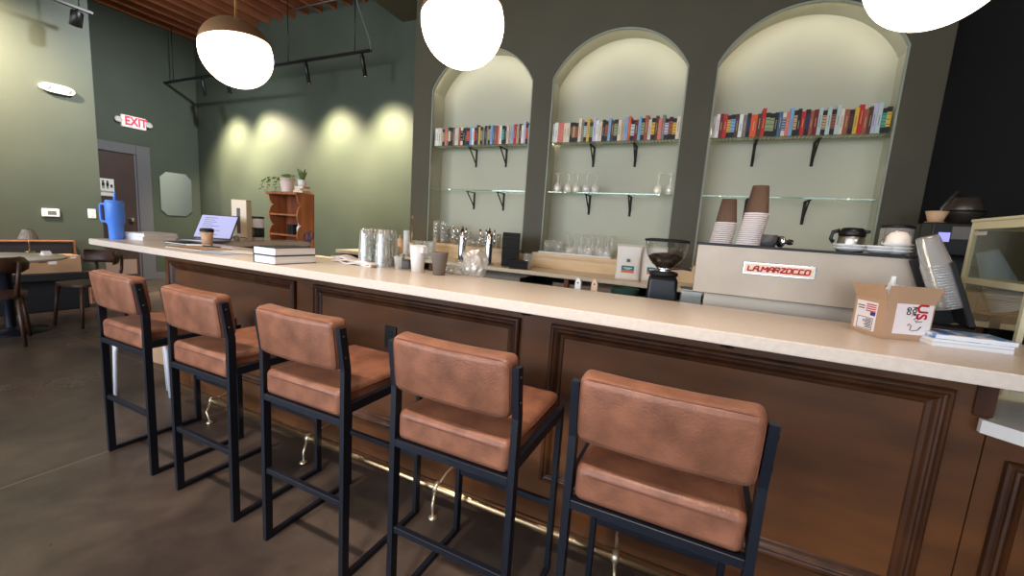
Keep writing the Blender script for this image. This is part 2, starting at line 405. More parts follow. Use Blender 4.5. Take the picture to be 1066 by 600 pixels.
# thermostat & switch
p = px(52.5, 221.5, XL1)
th = thing('thermostat', 'white rectangular thermostat with grey display on the near left wall', 'thermostat', (XL1+.001, p[1], p[2]))
mb = MB(); mb.box(0,.022,-.078,.078,-.05,.05,.008,3); mb.build('housing', WHITE, th)
mb = MB(); mb.box(.022,.0235,-.03,.045,-.025,.022); mb.build('display', mat('lcd', (110,118,112), .3), th)
p = px(95.5, 222.5, XL1)
sw = thing('light_switch', 'white light switch plate at the corner of near left wall', 'switch', (XL1+.001, p[1], p[2]))
mb = MB(); mb.box(0,.007,-.04,.04,-.06,.06,.003,2); mb.build('plate', WHITE, sw)
mb = MB(); mb.box(.007,.011,-.018,.018,-.035,.035,.002); mb.build('rocker', mat('rocker', (214,212,208), .4), sw)
# mirror
a, b = px(165.5, 181, XL2), px(200, 224, XL2)
my0, my1, mz0, mz1 = px(166, 200, XL2)[1], px(199.5, 200, XL2)[1], px(183,225,XL2)[2], px(183,180,XL2)[2]
mcy, mcz, hw, hh = (my0+my1)/2, (mz0+mz1)/2, (my1-my0)/2, (mz1-mz0)/2
mi = thing('wall_mirror', 'frameless mirror with clipped corners on the green wall right of door', 'mirror', (XL2+.001, mcy, mcz))
k = .1
octo = [(-hw+k,-hh),(hw-k,-hh),(hw,-hh+k),(hw,hh-k),(hw-k,hh),(-hw+k,hh),(-hw,hh-k),(-hw,-hh+k)]
mb = MB(); mb.prism(octo, 0, .012, 'x'); mb.build('backing', mat('mirror_edge', (70,84,84), .3), mi)
mb = MB(); mb.prism([(y*.97, z*.98) for y, z in octo], .012, .016, 'x'); mb.build('mirror_glass', mat('mirror_glass', (228,238,250), .3, 1), mi)

# ------------------------------------------------------------------ track lights
def spot_light(loc, target, energy, size=60, blend=.6, col=(1,.86,.66), rad=.03):
    d = bpy.data.lights.new('spot', 'SPOT'); d.energy = energy; d.spot_size = math.radians(size); d.spot_blend = blend; d.color = col; d.shadow_soft_size = rad
    o = bpy.data.objects.new('spot_lamp', d); COL.objects.link(o); o.location = loc
    o.rotation_euler = (Vector(target)-Vector(loc)).to_track_quat('-Z','Y').to_euler()
    return o
YT = 2.93
tl, tr = py(166, 86, YT), py(386, 54, YT); zt = (tl[2]+tr[2])/2
TL = thing('lighting_track', 'long black lighting track hung from the joists along the spot-lit green wall', 'track light rail', ((tl[0]+tr[0])/2, YT, zt))
tw = (tr[0]-tl[0])/2
mb = MB(); mb.box(-tw, tw, -.018, .018, -.016, .016, .003); mb.build('rail', BLACK, TL)
for u in (180, 300, 369):
    xx = py(u, 70, YT)[0]-TL.location.x
    mb = MB(); mb.tube([(xx,0,.016),(xx,0,ZC+.02-zt)], .007, 8); mb.build('suspension_rod', mat('rod_%d' % u, (60,60,60), .4, .6), TL)
mb = MB(); xx = py(369,60,YT)[0]-TL.location.x
mb.tube([(xx+.03,.0,ZC-zt-.2),(xx+.03,0,.62),(xx+.12,0,.42),(xx+.2,0,.25),(tw-.02,0,.12),(tw,0,.0)], .008, 8); mb.build('power_cable', mat('cable_grey', (120,120,118), .5), TL)
mb = MB(); mb.tube([(py(305,18,3.2)[0], 3.2, ZC-.014),(py(318,20,3.2)[0],3.2,ZC-.014),(-4.2, 3.2, ZC-.014)], .014, 8)
tag(mb.build('conduit', mat('grey_conduit', (112,104,98), .4, .6)), 'thin grey conduit running across joists above the lighting track', 'conduit')
heads = [(211, 94, 250), (236, 84, 297), (318.5, 74, 358), (377, 67, 410)]
hl = ['leftmost black spotlight on the long track, near the recessed left wall', 'black spotlight on the long track, hidden behind the leftmost globe pendant', 'black cylinder spotlight near the middle of the long track, right of the leftmost globe', 'rightmost black spotlight on the long track, near the cable end']
proto = None
for (u, v, up), lab in zip(heads, hl):
    xx = py(u, v, YT)[0]
    tgt = Vector((py(up, 160, YB)[0], YB, 1.4)); org = Vector((xx, YT, zt-.016))
    if proto is None:
        h = proto = thing('track_spotlight', lab, 'spotlight', org, 0, 'black spotlights on the long track')
        mb = MB(); mb.tube([(0,0,0),(0,0,-.06)], .012, 8); mb.build('stem', BLACK, h)
        mb = MB(); d = Vector((.1,.14,-1)).normalized(); M = Matrix.Translation((0,0,-.05)) @ d.to_track_quat('Z','Y').to_matrix().to_4x4()
        mb.lathe([(0,-.02),(.025,-.02),(.027,-.01),(.027,.24),(.024,.24),(.02,.2),(0,.2)], 18, M=M); mb.build('lamp_can', BLACK, h)
        mb = MB(); mb.lathe([(.0235,.23),(.0,.23)], 18, M=M); mb.build('lamp_lens', emit('spot_lens', (255,225,190), 1.2), h)
    else: h = dup(proto, org, 0, lab)
    dd = Vector((.1,.14,-1)).normalized()
    spot_light(org+Vector((0,0,-.05))+dd*.25, tgt, 620, 100, 1.0, (1,.82,.57), .12)
# near-left track
tA, tB = px(50, -6, XL1+.55), px(97, 17, XL1+.55)
ztn = (tA[2]+tB[2])/2
T2 = thing('lighting_track', 'short black lighting track hung in front of the near left wall', 'track light rail', (XL1+.55, tB[1], ztn))
mb = MB(); mb.box(-.018,.018,-3.2,0,-.016,.016,.003); mb.build('rail', BLACK, T2)
for yy in (-.12, -2.0):
    mb = MB(); mb.tube([(0,yy,.016),(0,yy,ZC+.02-ztn)], .006, 8); mb.build('suspension_rod', BLACKM, T2)
p = px(80, 12, XL1+.55)
h = thing('track_spotlight', 'stubby black spotlight on the short track above the near left wall', 'spotlight', (XL1+.55, p[1], ztn-.016))
mb = MB(); mb.tube([(0,0,0),(0,0,-.05)], .012, 8); mb.build('stem', BLACK, h)
mb = MB(); d = Vector((-.12,-.1,-1)).normalized(); M = Matrix.Translation((0,0,-.045)) @ d.to_track_quat('Z','Y').to_matrix().to_4x4()
mb.lathe([(0,-.02),(.05,-.02),(.055,-.01),(.055,.14),(.05,.14),(.045,.1),(0,.1)], 20, M=M); mb.build('lamp_can', BLACK, h)
spot_light((XL1+.75, -.25, ztn-.1), (XL1, .15, 2.75), 1050, 110, 1.0, (1,.75,.58))

# ------------------------------------------------------------------ pendants
GLOBE = emit('lit_opal_glass', (255,226,192), 10.0)
def pend(loc, lab, proto=None):
    if proto: return dup(proto, loc, 0, lab)
    t = thing('globe_pendant', lab, 'pendant lamp', loc, 0, 'globe pendants over the bar counter')
    R_ = .178; Mt = Matrix.Rotation(math.radians(-9), 4, 'Y') @ Matrix.Rotation(math.radians(4),4,'X')
    a0 = math.radians(14)
    mb = MB(); mb.lathe([(R_*math.cos(a), R_*math.sin(a)) for a in [a0-(a0+PI/2)*k/20 for k in range(21)]], 40, M=Mt); mb.build('globe', GLOBE, t)
    mb = MB(); mb.lathe([(R_*1.012*math.cos(a), R_*1.012*math.sin(a)) for a in [a0-.02+(PI/2-a0+.02)*k/10 for k in range(11)]], 40, M=Mt); mb.build('brass_cap', BRUSHBRASS, t)
    mb = MB(); mb.tube([(0,0,R_),(0,0,ZC+.2-loc[2])], .007, 10); mb.build('stem', BRASS, t)
    mb = MB(); mb.cyl((0,0,0), .06, ZC-loc[2]-.02, ZC-loc[2]+.005, 24); mb.build('ceiling_canopy', BRASS, t)
    return t
P1 = pz(246.5, 56, 2.2); P2 = pz(482, 25, 2.2)
pe = pend(P1, 'globe pendant with brass cap, leftmost and smallest in view above the counter')
pend((P2[0], P2[1], 2.2), 'globe pendant in front of the left arch, middle of the three', pe)
P3 = pz(979, -40, 2.2); pend((P3[0], P3[1], 2.2), 'globe pendant cut by the top edge, right of the right arch', pe)

# ------------------------------------------------------------------ bar
YF = .307; BX0, BX1 = -3.63, .831; ZB = 1.03
bar = thing('bar_cabinet', 'dark stained wooden bar front with three framed panels and raised moulding', 'bar', (0,0,0))
mb = MB(); mb.box(BX0, BX1, YF, YF+.1, 0, ZB); mb.box(BX0, BX0+.04, YF+.1, .52, 0, ZB); mb.box(BX1-.04, BX1, YF+.1, .52, 0, ZB)
mb.box(BX0-.3, BX0, .5, .6, 0, ZB); mb.box(BX0-.25, BX0-.03, .6, 1.5, 0, ZB)
mb.build('bar_front', WALNUT, bar)
def frame_sweep(mb, x0, x1, z0, z1, prof, yf):
    C = [((x0,z0),(1,1)),((x1,z0),(-1,1)),((x1,z1),(-1,-1)),((x0,z1),(1,-1))]
    rings = [[mb.bm.verts.new((c[0]+s[0]*d, yf-h, c[1]+s[1]*d)) for d, h in prof] for c, s in C]
    for i in range(4):
        A, B = rings[i], rings[(i+1) % 4]
        for k in range(len(prof)-1):
            f = mb.bm.faces.new((A[k], B[k], B[k+1], A[k+1]))
MPROF = [(0,0),(0,.018),(.006,.023),(.014,.023),(.018,.017),(.024,.015),(.03,.018),(.036,.014),(.044,.006),(.056,.004),(.06,0)]
for a, b in ((-3.549,-2.194),(-2.035,-.71),(-.559,.742)):
    mb = MB(); frame_sweep(mb, a, b, .205, .94, MPROF, YF); mb.build('panel_moulding', WALNUTD, bar)
mb = MB(); mb.box(.79, BX1+.004, YF-.012, YF, .872, ZB, .003); mb.build('end_pilaster', WALNUTD, bar)
p = py(407, 351, YF)
ol = thing('power_outlet', 'black power outlet plate on bar front behind the third and fourth stools', 'outlet', (p[0], YF-.0005, .72))
mb = MB(); mb.box(-.038,.038,-.008,0,-.06,.06,.003,2); mb.build('plate', BLACK, ol)
mb = MB()
for z in (-.02,.02): mb.box(-.016,.016,-.0105,-.008,z-.014,z+.014,.002)
mb.build('socket', BLACKM, ol)
for u, v, lab in ((548,327,'black hook under the counter edge, between left and right big panels'),(757,360,'black hook under the counter edge, above the right hand panel')):
    p = py(u, v, YF); hk = thing('bag_hook', lab, 'hook', (p[0], YF-.0125, .985), 0)
    mb = MB(); mb.box(-.022,.022,.006,.0125,-.03,.035,.002); mb.build('plate', BLACKM, hk)
    mb = MB(); mb.tube([(0,.006,.015),(0,-.025,.015),(0,-.045,.01),(0,-.05,.025)], .006, 8); mb.tube([(0,.006,-.015),(0,-.02,-.022),(0,-.03,-.012)], .005, 8); mb.build('prong', BLACKM, hk)
# countertop
mb = MB(); mb.prism([(-3.93,0),(1.26,0),(1.26,.54),(-3.64,.54),(-3.64,1.56),(-3.93,1.56)], ZB, 1.07, 'z')
bmesh.ops.bevel(mb.bm, geom=[e for e in mb.bm.edges if abs(e.verts[0].co.z-e.verts[1].co.z)<1e-5], offset=.003, segments=2, affect='EDGES')
tag(mb.build('bar_countertop', QUARTZ), 'long cream quartz worktop of the bar with a short return at far end', 'countertop')
ZBAR = 1.07
# rail
fr = thing('foot_rail', 'round brass foot rail along the floor in front of the bar', 'foot rail', (-1.4,.12,.115))
mb = MB(); mb.tube([(-1.72,0,0),(2.2,0,0)], .021, 18); mb.build('rail_tube', BRASS, fr)
for X in (-2.74,-1.85,-.995,-.165,.62):
    x = X+1.4; mb = MB()
    mb.tube([(x-.02,.187,.01),(x-.015,.1,.012),(x,.0,.0)], .007, 8)
    mb.lathe([(0,0),(.022,0),(.024,.006),(.012,.016),(0,.02)], 14, M=Matrix.Translation((x-.02,.187,.01)) @ Matrix.Rotation(PI/2,4,'X'))
    xo = .06 if X < -2.5 else .02
    mb.tube([(x+.0,-.02,-.015),(x+.01,-.045,-.06),(x+xo,-.052,-.112)], .007, 8)
    mb.lathe([(0,0),(.02,0),(.022,.004),(.01,.012),(0,.014)], 14, M=Matrix.Translation((x+xo,-.054,-.115)))
    mb.lathe([(.0215,-.012),(.027,-.008),(.027,.008),(.0215,.012)], 18, M=Matrix.Translation((x,0,0)) @ Matrix.Rotation(PI/2,4,'Y'))
    mb.build('rail_bracket', mat('rail_bracket_%d' % int(X*100), (206,190,162), .35, .8), fr)

# lower counter at the right end
lc = thing('side_counter', 'lower wooden counter right of the bar with pale top and clipped corner', 'counter', (0,0,0))
mb = MB(); mb.box(BX1+.004, 2.1, YF, 1.15, 0, .83); mb.build('cabinet', WALNUT, lc)
mb = MB(); frame_sweep(mb, .885, 2.0, .12, .75, MPROF, YF); mb.build('panel_moulding', WALNUTD, lc)
mb = MB(); mb.prism([(BX1+.006,.285),(.80,.285),(.80,.27),(.98,.12),(2.15,.12),(2.15,1.2),(BX1+.006,1.2)], .83, .87, 'z'); mb.build('worktop', mat('pale_quartz', (232,224,214), .3), lc)

# staff-side worktop under the raised bar
uc = thing('work_counter', 'low stainless staff worktop hidden behind the raised bar', 'counter', (0,0,0))
mb = MB(); mb.box(-3.3, BX1-.002, .56, 1.14, 0, .80); mb.build('cabinet', DARKIN, uc)
mb = MB(); mb.box(-3.3, BX1-.002, .545, 1.16, .80, .84, .004); mb.build('worktop', STEEL, uc)
ZU = .84

# ------------------------------------------------------------------ back bar
BX = py(350,258,2.1)[0]
bb = thing('back_bar', 'pale back counter with plywood splash and open shelves under the arches', 'back counter', (0,0,0))
mb = MB(); mb.box(BX, 3.2, 2.09, YW-.002, .935, .972, .004, 2); mb.build('worktop', QUARTZ2, bb)
mb = MB(); mb.box(BX+.05, 3.15, 2.64, 2.72, 0, .934); mb.box(BX+.05,3.15,2.2,2.64,.0,.08); mb.build('cabinet_back', DARKIN, bb)
for i, X in enumerate((BX+.06, -2.55, py(590,290,2.14)[0], -.55, .5, 1.6, 2.6)):
    mb = MB(); mb.box(X-.02, X+.02, 2.13, 2.64, 0, .934); mb.build('divider', mat('divider_wood_%d' % i, (120,72,40), .5), bb)
mb = MB(); mb.box(BX+.06, 3.15, 2.2, 2.64, .78, .80); mb.box(BX+.06,3.15,2.2,2.64,.42,.44); mb.build('shelf', mat('under_shelf', (150,128,104), .4, .3), bb)
mb = MB(); mb.box(BX+.1, XA1, 2.53, YW-.003, .973, 1.085, .002); mb.build('splash_step', PLY, bb)
ZSI = 1.125
for i, (a, b) in enumerate(NI):
    mb = MB(); mb.box(a+.016, b-.016, 2.50, YN-.004, 1.101, ZSI, .002); mb.box(a-.01,b+.01,2.50,YW-.004,1.086,1.1)
    o = mb.build('niche_sill', PLY); tag(o, 'plywood sill board with glasses in the %s arch' % ('left','middle','right')[i], 'shelf', 'plywood sills of the arches')
# folded-in stock on the open shelves
for X0, X1_, c, lab in ((-2.4,-1.5,(150,140,124),'flat steel tray on shelf left of the wooden divider'),(-1.25,-.62,(150,128,110),'flat steel tray on shelf right of the wooden divider')):
    o = thing('steel_tray', lab+' under the back counter', 'tray', ((X0+X1_)/2, 2.3, .8))
    w = (X1_-X0)/2-.04
    mb = MB(); mb.box(-w,w,-.14,.2,.003,.01); mb.box(-w,w,-.14,-.135,.01,.085); mb.box(-w,w,.195,.2,.01,.085); mb.box(-w,-w+.005,-.135,.195,.01,.085); mb.box(w-.005,w,-.135,.195,.01,.085)
    mb.build('tray_body', mat('tray_steel', c, .35, .8), o)

# ------------------------------------------------------------------ niche shelves, brackets
ZB1, ZB2 = 2.2587, 1.7598
arch = ('left','middle','right')
BRK = {(0,1):[494,524],(1,1):[617,662],(2,1):[788,851],(0,2):[488,520],(1,2):[615,658],(2,2):[840,None]}
BRX = {(0,1):[-2.60,-2.20],(1,1):[-1.17,-.74],(2,1):[.30,.75],(0,2):[-2.60,-2.20],(1,2):[-1.17,-.74],(2,2):[.30,.75]}
for i, (a, b) in enumerate(NI):
    for lev, z in ((1, ZB1), (2, ZB2)):
        sh = thing('glass_shelf', '%s glass shelf in the %s arch' % (('upper','lower')[lev-1], arch[i]) + (', holding books' if lev == 1 else ', below the books'), 'shelf', ((a+b)/2, YW+.05, z), 0, 'glass shelves in the arches')
        w = (b-a)/2+.012
        mb = MB(); mb.box(-w, w, .0015, .235, -.010, 0); mb.build('glass_pane', SHELFG, sh)
        mb = MB(); mb.box(-w, w, 0, .0015, -.010, 0); mb.build('polished_edge', SHELFE, sh)
        for q in (0, 1):
            X = BRX[(i,lev)][q]
            bk = thing('shelf_bracket', 'black %s bracket under the %s glass shelf in the %s arch' % (('left','right')[q], ('upper','lower')[lev-1], arch[i]), 'bracket', (X, YN, z-.0105), 0, 'black shelf brackets')
            mb = MB(); mb.box(-.012,.012,-.006,0,-.2,0,.001); mb.build('wall_plate', BLACKM, bk)
            mb = MB(); mb.box(-.012,.012,-.19,-.006,-.007,0,.001); mb.build('arm', BLACKM, bk)
            mb = MB(); mb.bar((0,-.17,-.007),(0,-.006,-.165),.012,.008); mb.build('brace', BLACKM, bk)

# ------------------------------------------------------------------ books
CN = dict(W=((236,236,228),'white'), C=((232,216,190),'cream'), S=((226,120,104),'salmon'), R=((196,46,44),'red'), M=((120,40,38),'maroon'), O=((228,92,48),'orange'),
  K=((40,36,34),'black'), G=((128,124,114),'grey'), B=((196,164,126),'tan'), N=((46,58,88),'navy'), L=((130,176,212),'pale blue'), U=((70,110,140),'teal-blue'), Y=((222,180,66),'yellow'),
  V=((196,192,210),'lavender'), D=((84,58,46),'dark brown'), T=((84,166,146),'green'), E=((150,164,120),'olive'), P=((222,206,200),'pale pink'), I=((190,206,200),'pale green'), A=((160,88,66),'rust'))
BM = {k: mat('book_cloth_'+v[1].replace(' ','_').replace('-','_'), v[0], .6) for k, v in CN.items()}
SEQ = ['W W C I KB S G KC K G C P A CK K N KO L W KR N! Y KE G K G KB L U A S W KT K P B L R B D W V! KO L',
       'W W S S C C K KB KA C! G KI Y! KE V! W C K KA L! D KE C B L! O! KI M L! KE A! P KY D! S G! KV KA KY C',
       'P W M R KY KL D W G KN O+ D R! KE KE K U CU S L! KB K! R KN A M I! KB I! KA I! C A KD Y R! A D V! I! KT KY']
for i, (a, b) in enumerate(NI):
    toks = SEQ[i].split(); n = len(toks)
    x0, x1 = a+.02, b-.02
    ws = []
    for t in toks: ws.append((.0235+random.random()*.009)*(1.6 if '+' in t else 1)*(1.0 if len(t.strip('!+')) == 1 else 1.12))
    sc = (x1-x0-.0008*n)/sum(ws); X = x0
    seen = {}
    for t in toks:
        nm = t.strip('!+'); key = CN[nm[0]][1] + (' with %s title band' % CN[nm[1]][1] if len(nm) > 1 else '')
        seen[key] = seen.get(key, 0)+1
    cnt = {}
    for j, (t, w) in enumerate(zip(toks, ws)):
        w *= sc; nm = t.strip('!+')
        h = .185+random.random()*.02+(.028 if '!' in t else 0); dp = .125+random.random()*.02
        mb = MB(); c = w/2; tc = .0018
        mb.box(-c, c, 0, .004, 0, h, .0012, 1, 0); mb.box(-c, -c+tc, .004, dp, 0, h, 0, 1, 0); mb.box(c-tc, c, .004, dp, 0, h, 0, 1, 0)
        mb.box(-c+tc, c-tc, .004, dp-.004, .003, h-.004, 0, 1, 1)
        mats = [BM[nm[0]], PAGES]
        if len(nm) > 1:
            mats.append(BM[nm[1]]); z0 = h*.24; z1 = h*.80
            mb.box(-c*.98, c*.98, -.0006, .0002, z0, z1, 0, 1, 2)
            nb = random.choice((3,4,5))
            for q in range(nb):
                zz = z0+(z1-z0)*(q+.5)/nb; mb.box(-c*.8, c*.8, -.0010, -.0004, zz-.0022, zz+.0022, 0, 1, 0)
        else:
            mats.append(BM['G'] if nm in 'WCVLIPBY' else BM['B'])
            zz = h*(.25+random.random()*.1)
            hh_ = h*(.3+.2*random.random()); mb.box(-c*.16, c*.16, -.0006, .0002, zz, zz+hh_, 0, 1, 2)
        o = mb.build('book', mats, None, (X+c, YW+.056+random.random()*.012, ZB1+.0004))
        key = CN[nm[0]][1] + (' with %s title band' % CN[nm[1]][1] if len(nm) > 1 else '')
        cnt[key] = cnt.get(key, 0)+1
        kk, tot = cnt[key], seen[key]
        kw = key.split(' with '); base = kw[0]+' spined book'+(' with '+kw[1] if len(kw) > 1 else '')
        if tot > 1: lab = '%s %s from left, %s arch bookshelf' % (ORD[kk], base, arch[i])
        else: lab = '%s, only such one on %s arch bookshelf' % (base, arch[i])
        tag(o, lab, 'book', 'books on the %s arch shelf' % arch[i])
        X += w+.0008

# ------------------------------------------------------------------ glassware
def wine_glass_mesh(h=.2, upside=True):
    mb = MB(); k = h/.2
    pr = [(.036,0),(.035,.002),(.008,.006),(.0045,.012),(.004,.05),(.0045,.095),(.012,.104),(.03,.122),(.038,.145),(.037,.17),(.031,.2)]
    pr = [(r*min(k,1.05), z*k) for r, z in pr]
    if upside: pr = [(r, h-z) for r, z in pr]
    mb.lathe(pr, 20); return mb
def tumbler_mesh(r0=.032, r1=.038, h=.1, t=.0025):
    mb = MB(); mb.lathe([(0,.008),(r0-t,.008),(r1-t,h),(r1,h),(r0,.0),(0,0)], 20); return mb
def mug_mesh(r=.038, h=.12):
    mb = MB(); mb.lathe([(0,.01),(r-.004,.01),(r-.003,h),(r,h),(r,0),(0,0)], 20)
    mb.tube([(r,0,h*.85),(r+.026,0,h*.83),(r+.034,0,h*.6),(r+.034,0,h*.4),(r+.024,0,h*.2),(r,0,h*.18)], .005, 8); return mb
def single(mbf, name, m, label, cat, loc, group=None, rz=0):
    o = mbf.build(name, m, None, tuple(float(v) for v in loc), (0,0,rz)); return tag(o, label, cat, group)
# five + two upside-down stemware on the middle lower shelf
first = None
for j, u in enumerate((580, 591, 600, 610, 619.5)):
    X = py(u, 198, YW+.14)[0]; lab = 'upside-down wine glass on the middle arch glass shelf, %s from left' % ORD[j+1]
    if first is None: first = single(wine_glass_mesh(.2), 'wine_glass', GLASSW, lab, 'wine glass', (X, YW+.14, ZB2+.0004), 'wine glasses on the middle glass shelf')
    else: dup(first, (X, YW+.14, ZB2+.0004), 0, lab)
wg2 = None
for j, (u, nm) in enumerate(((691,'second from right end'),(704,'at the right end'))):
    X = py(u, 200, YW+.12)[0]
    dup(first, (X-.06, YW+.12, ZB2+.0004), 0, 'upside-down wine glass on the middle arch glass shelf, %s' % nm)
# sill, middle arch: mugs, wine glasses on white tray
tx0, tx1 = py(563,262,2.66)[0], py(641,268,2.66)[0]
tr_ = thing('serving_tray', 'low white tray under the wine glasses on the middle arch sill', 'tray', ((tx0+tx1)/2, 2.70, ZSI))
w = (tx1-tx0)/2-.02
mb = MB(); mb.box(-w,w,-.17,.17,.0005,.006,.002); mb.build('base', WHITE, tr_)
mb = MB()
for q in ((-w,w,-.17,-.166),(-w,w,.166,.17),(-w,-w+.004,-.166,.166),(w-.004,w,-.166,.166)): mb.box(q[0],q[1],q[2],q[3],.006,.014)
mb.build('rim', WHITE, tr_)
ZTR = ZSI+.0062
mg = None
for j, (u, y) in enumerate(((567,2.66),(573,2.76),(579,2.64))):
    X = py(u, 262, y)[0]+.03; lab = 'glass beer mug at left end of white tray in the middle arch, %s of three' % ORD[j+1]
    if mg is None: mg = single(mug_mesh(.04,.12), 'beer_mug', GLASSB, lab, 'mug', (X,y,ZTR), 'glass mugs on the white tray', -.4)
    else: dup(mg, (X,y,ZTR), .6+j, lab)
wf = None; kx = 0
rowdef = [(2.79, [590.5,601,607,612,617.5,623,630,636,641], 1.0, 'rear row'), (2.69, [598,604.5,610.5,616,622,627,632.5], .93, 'middle row'), (2.585, [593.5,613.5,633,640.5], .72, 'front row')]
for y, us, kz, rn in rowdef:
    for j, u in enumerate(us):
        X = py(u, 255, y)[0]; lab = 'upside-down wine glass on white tray in the middle arch, %s, %s from left' % (rn, ORD[j+1])
        if X > tr_.location.x+w-.05: X = tr_.location.x+w-.05+.0*j
        if wf is None: wf = single(wine_glass_mesh(.205), 'wine_glass', GLASSW, lab, 'wine glass', (X,y,ZTR), 'wine glasses on the white tray')
        else: dup(wf, (X,y,ZTR), 0, lab, None, (1,1,kz))
# left arch sill: stacks of tumblers, highballs, bowls
tm = None
for s_, (u, y, n) in enumerate(((454,2.66,5),(461.5,2.66,5),(467,2.8,4),(473,2.66,4),(481,2.72,3),(488,2.8,3))):
    X = py(u, 247, y)[0]
    if X < NI[0][0]+.06: X = NI[0][0]+.06
    for q in range(n):
        lab = 'rocks glass in left arch, %s stack from left, %s glass from bottom' % (ORD[s_+1], ORD[q+1])
        if tm is None: tm = single(tumbler_mesh(.032,.038,.072), 'rocks_glass', GLASSB, lab, 'glass', (X,y,ZSI+.0004), 'stacked rocks glasses in the left arch')
        else: dup(tm, (X,y,ZSI+.0004+q*.0445), .3*q, lab)
hb = None
for j, (u, y) in enumerate(((502,2.72),(513,2.62),(519,2.74),(525,2.64))):
    X = py(u, 252, y)[0]; lab = 'tall highball glass standing behind the tap towers in left arch, %s from left' % ORD[j+1]
    if hb is None: hb = single(tumbler_mesh(.026,.032,.15), 'highball_glass', GLASSB, lab, 'glass', (X,y,ZSI+.0004), 'tall glasses in the left arch')
    else: dup(hb, (X,y,ZSI+.0004), 0, lab)
X = py(545,262,2.66)[0]; dup(hb, (min(X,NI[0][1]-.06),2.66,ZSI+.0004), 0, 'tall highball glass at right end of left arch, beside the black boxes')
bw = None
for j, u in enumerate((489,495,501,507)):
    mbx = MB(); mbx.lathe([(0,.006),(.02,.006),(.04,.03),(.046,.065),(.048,.065),(.042,.028),(.024,0),(0,0)], 20)
    X = py(u, 254, 2.6)[0]; lab = 'low rounded glass bowl in front of the left arch, %s from left' % ORD[j+1]
    if bw is None: bw = single(mbx, 'glass_bowl', GLASSB, lab, 'bowl', (X,2.58,ZSI+.0004), 'low glass bowls in the left arch')
    else: mbx.bm.free(); dup(bw, (X,2.58,ZSI+.0004), 0, lab)

# ------------------------------------------------------------------ bar stools
def make_stool(label):
    t = thing('bar_stool', label, 'bar stool', (0,0,0), 0, 'leather bar stools along the bar')
    W, D, h, hx = .2125, .21, .015, .010
    for s in (-1, 1):
        x = s*W
        mb = MB()
        prof = [(-D-h,0),(-D+h,0),(-D+h,.815),(-D+h-.024,.968),(-D-h-.022,.968),(-D-h,.815)]
        mb.prism(prof, x-hx, x+hx, 'x'); pp = mb.build('rear_post', BLUEBLACK, t)
        mb = MB()
        for z in (.862, .938):
            mb.lathe([(0,0),(.0055,0),(.0055,.003),(0,.0042)], 10, M=Matrix.Translation((x+s*hx, -D-.002-(z-.815)*.14, z)) @ Matrix.Rotation(s*PI/2,4,'Y'))
        mb.build('bolt', BLACK, pp)
        mb = MB(); mb.box(x-hx, x+hx, D-h, D+h, 0, .689, .0015); mb.build('front_leg', BLUEBLACK, t)
        mb = MB(); mb.box(x-hx, x+hx, -D+h, D-h, 0, .022, .0015); mb.build('floor_rail', BLUEBLACK, t)
        mb = MB(); mb.box(x-hx, x+hx, -D+h, D-h, .655, .69, .0015); mb.build('seat_rail', BLUEBLACK, t)
    mb = MB(); mb.box(-W+hx, W-hx, -D-h, -D+h, .612, .637, .0015); mb.build('rear_seat_rail', BLUEBLACK, t)
    mb = MB(); mb.box(-W+hx, W-hx, D-h, D+h, .612, .637, .0015); mb.build('front_seat_rail', BLUEBLACK, t)
    mb = MB(); mb.box(-W+hx, W-hx, -D-.01, -D+.01, .30, .322, .0015); mb.build('rear_stretcher', BLUEBLACK, t)
    mb = MB(); mb.box(-W+hx, W-hx, D-.01, D+.01, .279, .301, .0015); mb.build('footrest', BLUEBLACK, t)
    # seat cushion
    mb = MB(); mb.box(-.198, .198, -.222, .225, .637, .738, .022, 5)
    for v in mb.bm.verts:
        if v.co.z > .69:
            q = max(0,1-(v.co.x/.198)**2)*max(0,1-(v.co.y/.225)**2); v.co.z += .008*q
    seat = mb.build('seat', LEATHER, t)
    mb = MB(); c = []
    for a_ in range(40):
        th_ = 2*PI*a_/40; cs, sn = math.cos(th_), math.sin(th_)
        c.append((math.copysign(abs(cs)**.16,cs)*.1985, .0015+math.copysign(abs(sn)**.16,sn)*.2235, .717))
    mb.tube(c, .0022, 6, closed=True); mb.build('seam', STITCH, seat)
    # back cushion, slightly bowed
    mb = MB(); bm = mb.bm
    vs = mb.box(-.2005, .2005, -.036, .036, -.090, .090, .021, 4)
    es = [e for e in bm.edges if abs(e.verts[0].co.x-e.verts[1].co.x) > .2]
    bmesh.ops.subdivide_edges(bm, edges=es, cuts=9)
    for v in bm.verts:
        v.co.y -= .012*(1-(v.co.x/.199)**2)
    Mb = Matrix.Translation((0,-.214,.9035)) @ Matrix.Rotation(math.radians(7),4,'X')
    bmesh.ops.transform(bm, matrix=Mb, verts=bm.verts)
    for f in bm.faces: f.smooth = True
    bk = mb.build('backrest', LEATHER, t)
    mb = MB(); pts = []
    for a_ in range(48):
        th_ = 2*PI*a_/48; cs, sn = math.cos(th_), math.sin(th_)
        x = math.copysign(abs(cs)**.14,cs)*.1965; z = math.copysign(abs(sn)**.22,sn)*.0855
        pts.append(Mb @ Vector((x, -.0285-.012*(1-(x/.199)**2), z)))
    mb.tube(pts, .0022, 6, closed=True); mb.build('seam', STITCH, bk)
    return t
SXS = [-2.5626,-1.9124,-1.2734,-.6250,-.0370]
SLB = ['tan leather bar stool farthest left, in front of the white tube legs', 'tan leather bar stool second from left, beside the leftmost stool', 'tan leather bar stool at the centre of the five, left of the power outlet',
       'tan leather bar stool second from right, in front of the stile between panels', 'tan leather bar stool nearest the camera, rightmost and largest of five']
st = make_stool(SLB[0])
ROT = [.0, .0, .0, .0, -.0]
